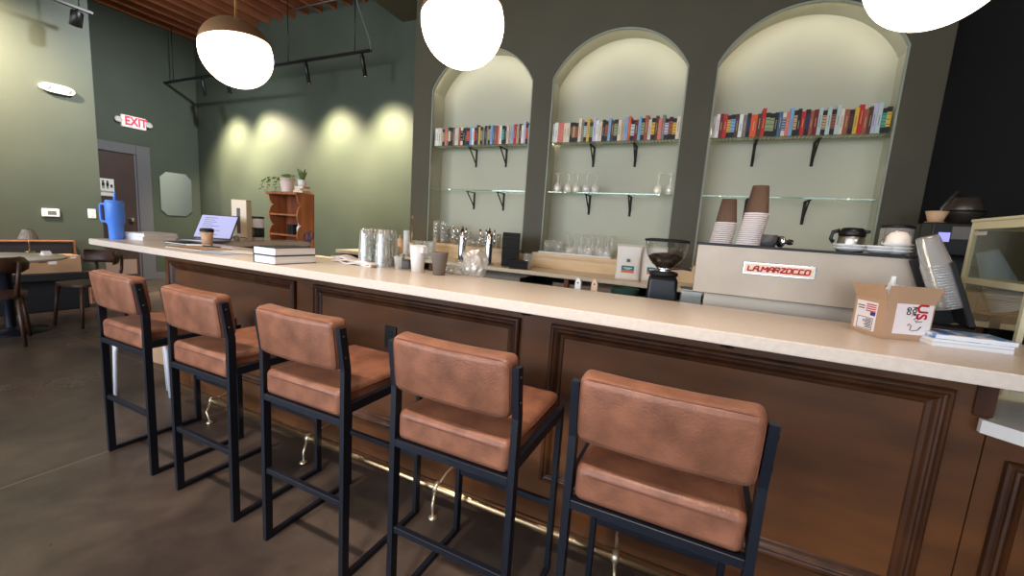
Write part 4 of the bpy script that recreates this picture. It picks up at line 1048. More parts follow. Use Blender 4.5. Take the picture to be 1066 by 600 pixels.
# coffee bags
def coffee_bag(lab, loc, rz, proto=None):
    if proto: return dup(proto, loc, rz, lab)
    t = thing('coffee_bag', lab, 'coffee bag', loc, rz, 'white coffee bags on the back counter')
    mb = MB(); bm = mb.bm; n = 10; W = .105
    rows = []
    for k in range(n+1):
        f_ = k/n; z = .30*f_; d = .05*(1-f_**2.2)+.004; w = W*(1-.04*math.sin(PI*f_))
        rows.append([bm.verts.new((w*math.cos(2*PI*i_/24) if False else math.copysign(abs(math.cos(2*PI*i_/24))**.35,math.cos(2*PI*i_/24))*w, math.copysign(abs(math.sin(2*PI*i_/24))**.6,math.sin(2*PI*i_/24))*d, z)) for i_ in range(24)])
    for a_, b_ in zip(rows, rows[1:]):
        for i_ in range(24):
            f = bm.faces.new((a_[i_],a_[(i_+1)%24],b_[(i_+1)%24],b_[i_])); f.smooth = True
    bm.faces.new(rows[0][::-1]); bm.faces.new(rows[-1]); mb.build('bag_body', BAGW, t)
    mb = MB(); mb.bar((-.1,-.006,.292),(.1,-.006,.292),.006,.02); mb.build('fold_clip', mat('bag_tie', (206,190,170), .5), t)
    mb = MB(); mb.box(-.052,.052,-.0548,-.048,.085,.122); lb = mb.build('label_teal', TEAL, t)
    mb = MB(); mb.box(-.052,.052,-.0550,-.048,.062,.085); mb.build('label_orange', ORANGE, t)
    mb = MB(); mb.box(-.035,.035,-.0556,-.0545,.10,.107); mb.box(-.02,.02,-.0556,-.0545,.092,.096); mb.build('label_text', PAPERW, lb)
    mb = MB(); mb.prism([(-.02,.155),(.02,.155),(.012,.166),(.02,.178),(.006,.176),(0,.19),(-.006,.176),(-.02,.178),(-.012,.166)], -.0535, -.046, 'y'); mb.build('emblem', mat('bag_emblem', (96,90,84), .6), t)
    return t
cb = coffee_bag('white coffee bag at the front, in line with the wooden step edge', onb(653, 286, 2.27), .12)
coffee_bag('white coffee bag directly behind the grinder hopper', onb(679, 286, 2.36), .2, cb)
coffee_bag('white coffee bag behind the other two, next to the wine glasses', onb(657, 280, 2.46), -.05, cb)
# brush handles, green cloth, glass box behind the bar
for k, (u, v, m_, lab) in enumerate(((602,296,WHITE,'white brush handle sticking up behind the bar edge'),(619,298,mat('pale_wood', (222,186,150), .5),'pale wooden brush handle sticking up behind the bar edge'))):
    p = py(u, v, .66); o = thing('brush', lab, 'brush', (p[0], .66, ZU+.0004), 0)
    mb = MB(); mb.box(-.03,.03,-.012,.012,0,.05,.004); mb.build('bristles', mat('bristles_%d' % k, (160,150,130), .9), o)
    ztop = py(u, 290 if k == 0 else 291.5, .66)[2]-ZU
    mb = MB(); mb.prism([(-.012,.05),(.012,.05),(.016,ztop-.07),(.0145,ztop-.018),(.007,ztop),(-.007,ztop),(-.0145,ztop-.018),(-.016,ztop-.07)], -.008, .008, 'y'); h_ = mb.build('handle', m_, o)
    mb = MB(); mb.lathe([(0,0),(.004,0),(.004,.001),(0,.001)], 10, M=Matrix.Translation((0,-.0081,ztop-.022)) @ Matrix.Rotation(PI/2,4,'X')); mb.build('hang_hole', INK, h_)
p = py(648, 302, .72)
gb = thing('green_bowl', 'dark green bowl just visible behind the bar edge, left of grinder', 'bowl', (p[0], .80, ZU+.0004))
mb = MB(); zz = p[2]-ZU-.002; mb.lathe([(0,.006),(.04,.006),(.064,zz),(.072,zz+.004),(.073,zz),(.045,0),(0,0)], 24); mb.build('bowl_body', GREENC, gb)
mb = MB(); mb.lathe([(0,zz-.02),(.06,zz-.014)], 24); mb.build('contents', mat('dark_herbs', (24,44,36), .9), gb)
p = py(718, 312, .70); zt2 = py(718, 303, .70)[2]-ZU
gx = thing('glass_box', 'clear rectangular glass container between grinder and espresso machine', 'container', (p[0]-.0, .72, ZU+.0004), .1)
mb = MB(); w = .042
for q in ((-w,w,-.05,-.047),(-w,w,.047,.05),(-w,-w+.003,-.047,.047),(w-.003,w,-.047,.047)): mb.box(q[0],q[1],q[2],q[3],0,zt2)
mb.box(-w+.003,w-.003,-.047,.047,0,.004); mb.build('glass_walls', GLASSB, gx)
mb = MB(); mb.box(-w-.003,w+.003,-.053,.053,zt2+.0005,zt2+.012,.003); mb.build('lid', mat('lid_steel', (150,146,140), .3, .8), gx)
# grinder
g0 = py(687, 312, .78)
gr = thing('coffee_grinder', 'black coffee grinder with round glass hopper half full of beans', 'coffee grinder', (g0[0], .80, ZU+.0004), .1)
gz = lambda v: py(687, v, .80)[2]-ZU
zb_, zn_, zt3 = gz(287), gz(282), gz(250)
mb = MB(); mb.prism([(-.085,-.11),(.085,-.11),(.085,.11),(-.085,.11)], 0, .02, 'z')
vs = mb.box(-.078,.078,-.09,.09,.02,zb_,.02,4)
for v in mb.bm.verts:
    f_ = v.co.z/zb_; v.co.x *= 1.0-.14*f_; v.co.y *= 1-.12*f_
mb.build('grinder_body', BLACK, gr)
mb = MB(); mb.lathe([(0,zb_),(.062,zb_),(.068,zb_+.006),(.068,zb_+.018),(.05,zb_+.024),(0,zb_+.024)], 28); mb.build('grind_collar', BLACKM, gr)
mb = MB(); mb.lathe([(.034,zb_+.022),(.034,zb_+.045)], 24); mb.lathe([(.0345,zb_+.03),(.037,zb_+.032),(.037,zb_+.04),(.0345,zb_+.042)], 24); mb.build('neck', CHROME, gr)
hz0 = zb_+.04
hp = [(.036,hz0),(.045,hz0+.006),(.07,hz0+.03),(.09,hz0+.062),(.098,hz0+.095),(.1,zt3-.006)]
mb = MB(); mb.lathe(hp, 32); mb.build('hopper', GLASS, gr)
mb = MB(); mb.lathe([(0,hz0),(.034,hz0),(.043,hz0+.008),(.066,hz0+.031),(.082,hz0+.055),(.06,hz0+.068),(.02,hz0+.075),(0,hz0+.07)], 28); mb.build('coffee_beans', BEANS, gr)
mb = MB(); mb.lathe([(0,zt3+.008),(.07,zt3+.008),(.104,zt3+.003),(.106,zt3-.006),(.1,zt3-.008),(0,zt3-.006)], 32); mb.build('hopper_lid', BLACKM, gr)
mb = MB(); mb.tube([(.034,0,hz0-.004),(.09,-.01,hz0+.002),(.125,-.015,hz0-.0)], [.003,.004,.006], 8); mb.build('gate_lever', mat('lever', (80,40,50), .4), gr)

# ------------------------------------------------------------------ espresso machine
YM = .60
A_, B_, C_, D_ = py(727,253.5,YM), py(968,272.5,YM), py(724,303,YM), py(736,318,YM)
mx0, mx1, mz1, mz0 = -.026, .735, 1.325, 1.115
em_ = thing('espresso_machine', 'steel espresso machine with red-lettered name plate behind the bar', 'espresso machine', (0,YM,0))
def mbox(*a, **k): m_ = MB(); m_.box(*a, **k); return m_
mbox(mx0, mx1, 0, .018, mz0, mz1, bev=.004, seg=2).build('back_panel', STEELP, em_)
mbox(mx0+.004, mx1-.004, .0185, .50, mz0+.05, mz1-.004, bev=.006, seg=2).build('boiler_housing', STEEL, em_)
mbox(mx0+.05, mx1-.05, .05, .46, .92, mz0+.05).build('lower_body', mat('pale_steel', (196,180,160), .45, .4), em_)  # lower body in its own slightly paler steel tone
mbox(mx0-.004, mx1+.004, -.004, .52, mz1-.002, mz1+.008, bev=.002).build('cup_tray', BLACK, em_)
for x in (.08,.63):
    for y in (.1,.42):
        mb = MB(); mb.lathe([(0,0),(.024,0),(.018,.07),(.018,.079),(0,.079)], 16, c=(x,y,.8404)); mb.build('foot', BLACK, em_)
mbox(mx0+.03, mx1-.03, .30, .56, .885, .92, bev=.004).build('drip_tray', STEEL, em_)
for x in (.16,.52):
    mb = MB(); mb.lathe([(.034,1.165),(.036,1.10),(.034,1.07),(0,1.065)], 20, c=(x,.49,0)); gh = mb.build('group_head', CHROME, em_)
    mb = MB(); mb.tube([(x,.50,1.06),(x,.56,1.06),(x,.66,1.045)], [.012,.014,.013], 10); mb.build('portafilter_handle', BLACK, gh)
pa, pb = py(774,271.5,YM), py(849,289.5,YM)
px0, px1, pz1, pz0 = .155, .407, 1.266, 1.215
plt = mbox(px0, px1, -.008, -.0003, pz0, pz1, bev=.002); npo = plt.build('name_plate', CHROME, em_)
mbox(px0+.006, px1-.006, -.009, -.0082, pz0+.006, pz1-.006).build('plate_face', mat('plate_ivory', (236,214,186), .5), npo)
# lettering of the plate: strokes joined by low connecting bars
GL = {'L':[((0,1),(0,0)),((0,0),(.75,0))], 'A':[((0,0),(0,.62)),((0,.62),(.35,1)),((.35,1),(.8,1)),((.8,1),(.8,0)),((0,.42),(.8,.42))],
 'M':[((0,0),(0,1)),((0,1),(.5,.35)),((.5,.35),(1,1)),((1,1),(1,0))], 'R':[((0,0),(0,1)),((0,1),(.8,1)),((.8,1),(.8,.5)),((.8,.5),(0,.45)),((.4,.45),(.8,0))],
 'Z':[((0,1),(.8,1)),((.8,1),(0,0)),((0,0),(.8,0))], 'O':[((0,0),(0,1)),((0,1),(.8,1)),((.8,1),(.8,0)),((.8,0),(0,0))],
 'T':[((.1,1),(.9,1)),((.3,1),(.3,0)),((.3,0),(.8,0))], 'C':[((.8,1),(0,1)),((0,1),(0,0)),((0,0),(.8,0))]}
mb = MB(); word = 'LA_MARZOTCO'; word = ['L','A','_','M','A','R','Z','O','T','C','O']; word = ['L','A','_','M','A','R','Z','O','C','C','O']
xx = 0; lh = .0185; lw = .0165; segs = []
for ch in word:
    if ch == '_': segs.append(((xx-.25,0),(xx+.5,0))); xx += .45; continue
    for s0, s1 in GL[ch]: segs.append(((xx+s0[0],s0[1]),(xx+s1[0],s1[1])))
    wch = 1.0 if ch == 'M' else .8
    segs.append(((xx+wch*.9,0),(xx+wch+.3,0))) if ch in 'LMAZC' else None
    xx += wch+.28
sc = (px1-px0-.034)/xx
for s0, s1 in segs:
    a_ = (px0+.018+s0[0]*sc+s0[1]*.003, -.0105, pz0+.0165+s0[1]*lh); b_ = (px0+.018+s1[0]*sc+s1[1]*.003, -.0105, pz0+.0165+s1[1]*lh)
    mb.bar(a_, b_, .0058, .0024, up=(0,1,0))
mb.build('plate_lettering', RED, npo)
ZM = mz1+.008
def onm(u, y): p = py(u, 250, y); return (p[0], y, ZM+.0004)
# cup stacks
def inv_cup(h=.11, r0=.03, r1=.042):
    mb = MB(); mb.lathe([(r1-.001,.0),(r1+.0022,.001),(r1+.0022,.004),(r1,.005),(r0,h),(r0-.002,h-.003),(0,h-.003)], 26); mb.lathe([(r1-.002,.001),(r0-.003,h-.006),(0,h-.006)], 26); return mb
def add_rim(o):
    mb = MB(); mb.lathe([(.0415,-.0002),(.0452,.0004),(.0458,.0032),(.0452,.0062),(.0422,.0066)], 26); mb.build('rolled_rim', mat('rim_white', (226,214,210), .6), o)
cupo = None
for nm, u, y, n, pitch, hh_ in (('shorter left', 750.5, .74, 11, .0088, .105), ('taller right', 779, .72, 16, .0088, .125)):
    b0 = onm(u, y)
    for k in range(n):
        lab = 'upside-down brown paper cup, %s from bottom of the %s stack on the espresso machine' % (ORD[k+1], nm)
        if k == n-1: lab = 'topmost brown paper cup of the %s stack on the espresso machine' % nm
        loc = (b0[0]+(.0012*k), b0[1], b0[2]+pitch*k)
        if cupo is None:
            cupo = thing('paper_cup', lab, 'cup', loc, 0, 'stacked brown paper cups')
            inv_cup().build('cup_wall', BROWNC, cupo); add_rim(cupo)
        else:
            o = dup(cupo, loc, 0, lab); o.scale = (1,1,1) if nm[0] == 's' else (1.06,1.06,1.12)
p = onm(799.5, .72)
gcu = thing('ceramic_cup', 'dark grey cup next to the taller brown cup stack on the machine', 'cup', p)
mb = MB(); mb.lathe([(0,.004),(.026,.004),(.034,.05),(.036,.05),(.03,0),(0,0)], 24); mb.build('cup_body', mat('charcoal_cup', (86,82,82), .5), gcu)
mb = MB(); mb.tube([(.033,0,.042),(.052,0,.04),(.052,0,.02),(.03,0,.014)], .004, 8); mb.build('handle', mat('charcoal_handle', (80,76,76), .5), gcu)
p = onm(812, .70)
o = thing('tamper', 'small chrome tamper lying beside the dark grey cup', 'tamper', p, .5)
mb = MB(); mb.lathe([(0,0),(.024,0),(.024,.008),(.01,.014),(.008,.03),(.013,.04),(.012,.052),(0,.056)], 20, M=Matrix.Translation((0,0,.024)) @ Matrix.Rotation(PI/2,4,'Y')); mb.build('tamper_body', CHROME, o)
p = onm(886, .86)
ap = thing('airpot', 'black and steel airpot jug standing behind the espresso machine tray', 'airpot', (p[0], .86, ZM+.0004), -.2)
ap.scale = (.78,.78,1)
ztop = py(886, 237, .86)[2]-ZM
mb = MB(); mb.lathe([(0,0),(.056,0),(.06,.006),(.06,ztop*.58),(.056,ztop*.64),(0,ztop*.64)], 28); mb.build('flask', STEEL, ap)
mb = MB(); mb.lathe([(.0565,ztop*.63),(.061,ztop*.66),(.06,ztop*.82),(.045,ztop*.97),(0,ztop)], 28); mb.box(.0,.075,-.02,.02,ztop*.78,ztop*.92,.006,2); mb.build('lid', BLACK, ap)
mb = MB(); mb.tube([(-.055,0,ztop*.86),(-.085,0,ztop*.78),(-.09,0,ztop*.5),(-.075,0,ztop*.36)], .009, 10); mb.build('handle', BLACK, ap)
sau = None
for k, (u, y, n, nm) in enumerate(((886,.70,2,'in front of the airpot'),(919,.68,2,'left of the white dome'),(935,.67,3,'under the white dome'))):
    for q in range(n):
        b0 = onm(u, y); loc = (b0[0], b0[1], b0[2]+.0125*q); lab = 'white saucer %s on the machine, %s from bottom' % (nm, ORD[q+1])
        if sau is None:
            mb = MB(); mb.lathe([(0,.003),(.024,.003),(.044,.012),(.055,.018),(.056,.016),(.045,.009),(.026,0),(0,0)], 32); sau = single(mb, 'saucer', WHITE, lab, 'saucer', loc, 'white saucers on the espresso machine')
        else: dup(sau, loc, 0, lab, None, None if k < 2 else (.85,.85,1))
b0 = onm(935, .67)
o = thing('sugar_dome', 'small rounded white bowl upside down on the saucers', 'bowl', (b0[0], b0[1], b0[2]+.0125*3+.006))
mb = MB(); mb.lathe([(.036,0),(.037,.006),(.034,.026),(.024,.04),(.012,.045),(0,.046)], 26); mb.build('dome', mat('warm_white', (244,232,218), .45), o)
mb = MB(); mb.lathe([(.0362,-.001),(.039,.0),(.039,.003),(.0372,.005)], 26); mb.build('foot_ring', WHITE, o)
p = py(934, 240, .98); ztop = py(934, 238, .98)[2]-ZM
o = thing('glass_jar', 'wide clear glass jar with dark lid behind the white saucers', 'jar', (p[0], .98, ZM+.0004))
o.scale = (.76,.76,1)
mb = MB(); mb.lathe([(0,.004),(.066,.004),(.07,.01),(.07,ztop),(.073,ztop),(.073,.004),(.068,0),(0,0)], 30); mb.build('jar_body', GLASSB, o)
mb = MB(); mb.lathe([(0,ztop+.012),(.072,ztop+.012),(.076,ztop+.008),(.076,ztop+.001),(0,ztop+.001)], 30); mb.build('lid', BLACK, o)
# ------------------------------------------------------------------ cardboard box on the bar
bl, bm_, br = pz(895,342,ZBAR), pz(916,352,ZBAR), pz(963,353.5,ZBAR)
ang = math.atan2(br[1]-bm_[1], br[0]-bm_[0]); bwid = math.hypot(br[0]-bm_[0], br[1]-bm_[1]); bdep = .13; ang = math.radians(20); bwid = .142
cbx = thing('cardboard_box', 'open cardboard box with white postage labels standing on the bar', 'box', (bm_[0], bm_[1], ZBAR+.0004), ang)
hz = .118; tk = .004; w = bwid
mb = MB(); mb.box(0,w,0,bdep,0,tk); mb.box(0,w,0,tk,tk,hz); mb.box(0,w,bdep-tk,bdep,tk,hz); mb.box(0,tk,tk,bdep-tk,tk,hz); mb.box(w-tk,w,tk,bdep-tk,tk,hz); mb.build('carton', [KRAFT], cbx)
def flap(pts, nrm, nm='flap', m_=None):
    mb = MB(); a_ = [mb.bm.verts.new(q) for q in pts]; n_ = Vector(nrm)*.003; b_ = [mb.bm.verts.new(Vector(q)+n_) for q in pts]
    mb.bm.faces.new(a_[::-1]); mb.bm.faces.new(b_)
    for k in range(len(pts)): mb.bm.faces.new((a_[k],a_[(k+1)%len(pts)],b_[(k+1)%len(pts)],b_[k]))
    return mb.build(nm, m_ or KRAFT, cbx)
flap([(.001,0,hz),(w-.001,0,hz),(w+.010,-.008,hz+.052),(-.0,-.008,hz+.05)], (0,1,.1))
flap([(0,.002,hz),(0,bdep-.002,hz),(-.018,bdep+.004,hz+.042),(-.018,-.0,hz+.05)], (1,0,.1))
flap([(w,.004,hz),(w,bdep-.002,hz),(w+.03,bdep+.01,hz+.035),(w+.032,.012,hz+.04)], (-1,0,.2))
flap([(.002,bdep,hz),(w-.002,bdep,hz),(w-.004,bdep+.03,hz+.04),(.004,bdep+.03,hz+.04)], (0,-1,.2))
LABW = mat('label_white', (238,226,222), .6)
mb = MB(); mb.box(w*.22,w*.97,-.0008,-.0001,.018,hz-.004); f1 = mb.build('front_label', LABW, cbx)
def face_f(x, z): return Matrix.Translation((x,-.0013,z)) @ RXZ
text_mesh('US', .042, RED, f1, face_f(w*.74, hz-.026) @ Matrix.Rotation(-PI/2,4,'Z'), 'stamp_letters', bold=.0012)
text_mesh('FOR\nGO', .016, INK, f1, face_f(w*.53, hz-.026) @ Matrix.Rotation(-PI/2,4,'Z'), 'small_print', bold=.0006)
mb = MB(); mb.tube([(w*.50,-.0018,.046),(w*.53,-.0018,.052),(w*.58,-.0018,.046),(w*.56,-.0018,.033),(w*.62,-.0018,.030),(w*.72,-.0018,.034),(w*.78,-.0018,.046),(w*.74,-.0018,.04)], .0011, 6)
mb.tube([(w*.6,-.0018,.066),(w*.66,-.0018,.074),(w*.69,-.0018,.064),(w*.63,-.0018,.062),(w*.66,-.0018,.058),(w*.78,-.0018,.062)], .0011, 6); mb.build('handwriting', INK, f1)
mb = MB(); mb.box(-.0008,-.0001,.03,bdep-.012,.012,hz-.012); sl = mb.build('side_label', LABW, cbx)
mb = MB()
for k in range(7): mb.box(-.0016,-.0009,.045,.045+.04*(.5+.5*random.random()),.020+.0045*k,.0222+.0045*k)
for q in ((.04,bdep-.025,.014,.0155),(.04,bdep-.025,.052,.0535)): mb.box(-.0016,-.0009,q[0],q[1],q[2],q[3])
mb.box(-.0016,-.0009,.04,.0415,.0155,.052); mb.box(-.0016,-.0009,bdep-.0265,bdep-.025,.0155,.052)
mb.box(-.0016,-.0009,.082,.112,.088,.091); mb.box(-.0016,-.0009,.082,.108,.08,.083)
mb.build('small_print', INK, sl)
mb = MB()
for k in range(4): mb.box(-.0016,-.0009,.034,.075,.074+.007*k,.0775+.007*k)
mb.build('flag_stripes', RED, sl)
mb = MB(); mb.box(-.0017,-.0009,.034,.054,.062,.0735); mb.build('flag_blue', mat('flag_blue', (40,56,120), .6), sl)
# crumpled receipt in the box
wrapped('crumpled_paper', 'scrap of white crumpled paper sticking out of the cardboard box', (bm_[0]+w*.55*math.cos(ang)-bdep*.7*math.sin(ang), bm_[1]+w*.55*math.sin(ang)+bdep*.7*math.cos(ang), ZBAR+tk+.0005), .03,.025,.17, PAPERW, 'paper', 21)

# magazines
q = pz(1010, 358, ZBAR); m0, m1 = pz(970,360,ZBAR), pz(1055,370,ZBAR)
rzm = math.atan2(m1[1]-m0[1], m1[0]-m0[0]); lm = math.hypot(m1[0]-m0[0], m1[1]-m0[1])
COVM = mat('blue_white_cover', (88,140,200), .35, rgb2=(236,236,232), scale=26, detail=3, lo=.44, hi=.56)
z = ZBAR+.0004
for k, (lab, cov, hk, dr_) in enumerate((('white book at the bottom of small pile under the blue magazine', WHITE, .012, 0), ('thin white catalogue in the middle of pile under the blue magazine', WHITE, .009, .02), ('blue and white patterned magazine on top of the small pile', COVM, .014, -.015))):
    t = thing('magazine', lab, 'magazine', (m0[0]+.004*k, m0[1]+.004*k, z), rzm+dr_)
    mb = MB(); mb.box(0,lm,0,.115,.0012,hk-.0012); mb.build('pages', PAGESW, t)
    mb = MB(); mb.box(-.002,lm+.001,-.001,.116,hk-.0011,hk,.0003); mb.box(-.002,lm+.001,-.001,.116,0,.0011,.0003); mb.box(-.0022,-.0002,-.001,.116,.0011,hk-.0011); mb.build('cover', cov, t)
    if k == 2:
        mb = MB(); mb.box(.02,.06,.02,.1,hk+.0001,hk+.0006); mb.build('cover_title', mat('title_teal', (40,96,160), .5), t)
    z += hk+.0004
# slanted black cup dispenser + stack of clear cups
d0, d1 = pz(990,333,ZBAR), None
a_top, a_bot = py(967, 246, .522), py(990, 320, .522)
ax = Vector((a_top[0]-a_bot[0], .0, a_top[2]-a_bot[2])); Lx = ax.length; ax.normalize()
cdz = thing('cup_dispenser', 'slanted black cup holder with stack of clear cups behind the cardboard box', 'cup holder', (.775,.50,ZBAR+.0004), 0)
mb = MB(); mb.box(-.06,.066,-.018,.09,0,.034,.005,2); mb.build('base', BLACKM, cdz)
Tl = Matrix.Translation((.0,0,.02)) @ Matrix.Rotation(math.atan2(ax.x, ax.z),4,'Y')
mb = MB(); mb.box(-.012,.075,.074,.086,.0,.25,.003,1,0,Tl); mb.build('back_plate', BLACKM, cdz)
for s in (1,):
    mb = MB(); mb.box(s*.062-.009,s*.062+.009,-.015,.074,.0,.225,.003,1,0,Tl); mb.build('side_cheek', BLACKM, cdz)
pc = None; n = 17; hc = .105
base_p = Vector((a_bot[0]-.004, .522, a_bot[2]-.002))
qrot = ax.to_track_quat('Z','Y').to_euler()
for k in range(n):
    loc = base_p+ax*((Lx-hc)*k/(n-1))
    lab = 'upside-down clear plastic cup in the leaning stack, %s from bottom' % ORD[k+1] if k < n-1 else 'topmost clear plastic cup of the leaning stack'
    if pc is None:
        mb = MB(); mb.lathe([(.040,0),(.0425,.002),(.0425,.006),(.0395,.008),(.030,hc-.004),(.027,hc),(0,hc)], 24)
        pc = single(mb, 'plastic_cup', PET, lab, 'cup', loc, 'clear cups in the leaning stack'); pc.rotation_euler = qrot
    else:
        o = pc.copy(); COL.objects.link(o); o.location = loc; o['label'] = lab
# ------------------------------------------------------------------ display case
cs = thing('display_case', 'beige metal framed glass display case at the right end', 'display case', (1.0,.61,.8704))
cw, cdp, ch = .62, .41, .62; zm = .38; t = .016
for x in (0, cw-t):
    for y in (0, cdp-t): mbox(x,x+t,y,y+t,0,ch).build('post', BEIGEF, cs)
for z0, z1 in ((0,.025),(zm-.012,zm+.012),(ch-.03,ch)):
    for x in (0, cw-t): mbox(x-.001,x+t+.001,t,cdp-t,z0,z1).build('frame_rail', BEIGEF, cs)
    for y in (0, cdp-t): mbox(t,cw-t,y-.001,y+t+.001,z0,z1).build('frame_rail', BEIGEF, cs)
mb = MB(); mb.box(-.004,cw+.004,-.004,cdp+.004,ch,ch+.012,.002); tp_ = mb.build('top_panel', BEIGEF, cs)
mb = MB(); mb.tube([(.12,.16,ch+.012),(.12,.16,ch+.035),(.14,.17,ch+.042),(.24,.22,ch+.042),(.26,.23,ch+.035),(.26,.23,ch+.012)], .006, 8); mb.build('lifting_handle', CHROME, tp_)
mb = MB(); mb.box(t,cw-t,t,cdp-t,.0,.012); mb.build('floor_panel', PLY, cs)
mb = MB(); mb.box(.002,.005,t,cdp-t,.025,zm-.012); mb.box(.002,.005,t,cdp-t,zm+.012,ch-.03); mb.box(t,cw-t,.003,.006,.025,zm-.012); mb.box(t,cw-t,.003,.006,zm+.012,ch-.03); mb.build('glass_pane', CASEG, cs)
mb = MB(); mb.box(t,cw-t,t,cdp-t,zm-.006,zm); mb.build('glass_shelf', CASEG, cs)
mb = MB(); mb.box(.0006,.0018,cdp-.11,cdp-.03,ch-.055,ch-.04); mb.build('price_tag', mat('tag_beige', (190,180,160), .6), cs)
o = thing('bakery_tray', 'flat pale tray with pastry papers on the display case floor', 'tray', (1.0+.3,.61+.2,.8704+.0124))
mb = MB(); mb.box(-.26,.26,-.15,.15,0,.012,.003); mb.build('board', PLY, o)
mb = MB()
for k in range(5): mb.box(-.24+.09*k,-.17+.09*k,-.13+.01*(k%2),.1,.0125+.001*k,.0138+.001*k)
mb.build('paper_liner', PAPERW, o)
# pale blue cup stack in the case
b0, b1 = py(1028,262,1.10), py(1050,322,1.10)
ax2 = Vector((b0[0]-b1[0], 0, b0[2]-b1[2])); L2 = ax2.length; ax2.normalize(); rot2 = ax2.to_track_quat('Z','Y').to_euler()
bc = None; n = 13; hb2_ = .13; sp2 = Vector((b1[0], 1.10, b1[2]))
hd = thing('cup_holder', 'black leaning holder for the pale blue cups behind the display case', 'cup holder', (b1[0], 1.10, .8704))
Tl2 = Matrix.Translation((0,0,b1[2]-.8704)) @ Matrix.Rotation(math.atan2(ax2.x, ax2.z),4,'Y')
mb = MB(); mb.box(-.055,.06,-.05,.085,0,.012,.003); mb.build('base', BLACKM, hd)
mb = MB(); mb.bar((.0,.065,.012),(.0,.065,b1[2]-.8704),.03,.012); mb.build('stem', BLACKM, hd)
mb = MB(); mb.box(-.05,.05,-.05,.072,-.012,-.002,.002,1,0,Tl2); mb.box(-.04,.04,.06,.07,-.002,.2,.002,1,0,Tl2); mb.build('cradle', BLACKM, hd)
for k in range(n):
    lab = 'pale blue paper cup in the leaning stack behind display case, %s from bottom' % ORD[k+1] if k < n-1 else 'topmost pale blue paper cup of the leaning stack behind display case'
    loc = sp2+ax2*((L2-hb2_)*k/(n-1))
    if bc is None:
        mb = MB(); h, r0, r1 = hb2_, .034, .05
        mb.lathe([(r1-.002,0),(r1+.002,.001),(r1+.002,.005),(r1,.006),(r0,h),(0,h)], 26); bc = single(mb, 'paper_cup', BLUECUP, lab, 'cup', loc, 'pale blue cups behind the display case'); bc.rotation_euler = rot2
    else:
        o = bc.copy(); COL.objects.link(o); o.location = loc; o['label'] = lab
o = thing('tumbler', 'clear tumbler with white ring on the middle glass shelf of the case', 'tumbler', (1.24,.84,.8704+zm+.0006))
mb = MB(); mb.lathe([(0,.003),(.03,.003),(.036,.13),(.039,.13),(.033,0),(0,0)], 22); mb.build('tumbler_wall', GLASSB, o)
mb = MB(); mb.lathe([(.0395,.10),(.043,.103),(.043,.112),(.0395,.115)], 22); mb.build('white_ring', PAPERW, o)
o = thing('sauce_bottle', 'white squeeze bottle with dark label low in the display case', 'bottle', (1.15,.69,.8704+.0264))
mb = MB(); mb.lathe([(0,0),(.03,0),(.032,.006),(.032,.12),(.024,.14),(.012,.15),(0,.15)], 22); mb.build('bottle_body', PAPERW, o)
mb = MB(); mb.lathe([(.0323,.02),(.0328,.022),(.0328,.05),(.0323,.052)], 22); mb.build('label_band', INK, o)
mb = MB(); mb.lathe([(.0125,.15),(.014,.152),(.012,.17),(.004,.2),(0,.2)], 16); mb.build('nozzle', RED, o)

# ------------------------------------------------------------------ coffee brewer in the dark corner
bp_ = py(985, 245, 2.3)
br_ = thing('coffee_brewer', 'dark filter coffee brewer with a small lit screen in the dark corner', 'coffee brewer', (1.40, 2.30, ZBK+.0004), .0)
zz0 = py(985, 233, 2.2)[2]-ZBK; 
mbox(-.13,.22,-.06,.22,0,zz0, bev=.01, seg=2).build('brewer_body', BLACK, br_)
mbox(-.13,.22,-.22,-.06,zz0-.20,zz0, bev=.008, seg=2).build('control_head', BLACK, br_)
mbox(-.13,.22,-.22,-.06,0,.04, bev=.006).build('base', BLACK, br_)
s0 = py(975.5,242,2.10); s1 = py(985.5,252,2.10)
x0_, x1_ = s0[0]-1.40, s1[0]-1.40; z1_, z0_ = s0[2]-ZBK, s1[2]-ZBK
mbox(x0_,x1_,-.2235,-.2205,z0_,z1_).build('screen', SCREENB, br_)
s2 = py(990,236,2.1); s3 = py(1008,250,2.1)
mbox(s2[0]-1.40,s3[0]-1.40,-.226,-.2205,s3[2]-ZBK,s2[2]-ZBK).build('steel_plate', mat('brewer_plate', (120,112,104), .35, .9), br_)
mb = MB(); mb.tube([(-.07,-.12,zz0),(-.07,-.12,zz0+.09),(-.06,-.12,zz0+.11),(-.01,-.12,zz0+.2)], .009, 8); mb.build('arm', mat('brewer_arm', (90,82,76), .4, .6), br_)
hb_ = thing('filter_basket', 'dark brew basket lower of two stacked on the coffee brewer', 'basket', (1.475, 2.28, ZBK+zz0+.001))
mb = MB(); mb.lathe([(0,.004),(.06,.004),(.09,.072),(.102,.078),(.102,.073),(.068,0),(0,0)], 28); mb.build('basket_body', mat('dark_bronze', (70,62,56), .35, .5), hb_)
mb = MB(); mb.tube([(-.09,0,.07),(-.13,-.02,.074),(-.17,-.03,.074)], .008, 8); mb.build('handle', BLACK, hb_)
hb2 = thing('filter_basket', 'dark brew basket upside down, upper of two on the coffee brewer', 'basket', (1.475, 2.28, ZBK+zz0+.0805))
mb = MB(); mb.lathe([(.098,0),(.1,.006),(.076,.085),(.064,.092),(0,.092)], 28); mb.build('basket_body', mat('dark_bronze_top', (80,70,62), .35, .5), hb2)
mb = MB(); mb.lathe([(.0985,-.001),(.106,.002),(.106,.008),(.099,.01)], 28); mb.build('rim', BLACK, hb2)
o = thing('filter_papers', 'small stack of pale filter papers on the left of coffee brewer', 'filter papers', (1.305, 2.16, ZBK+zz0+.001))
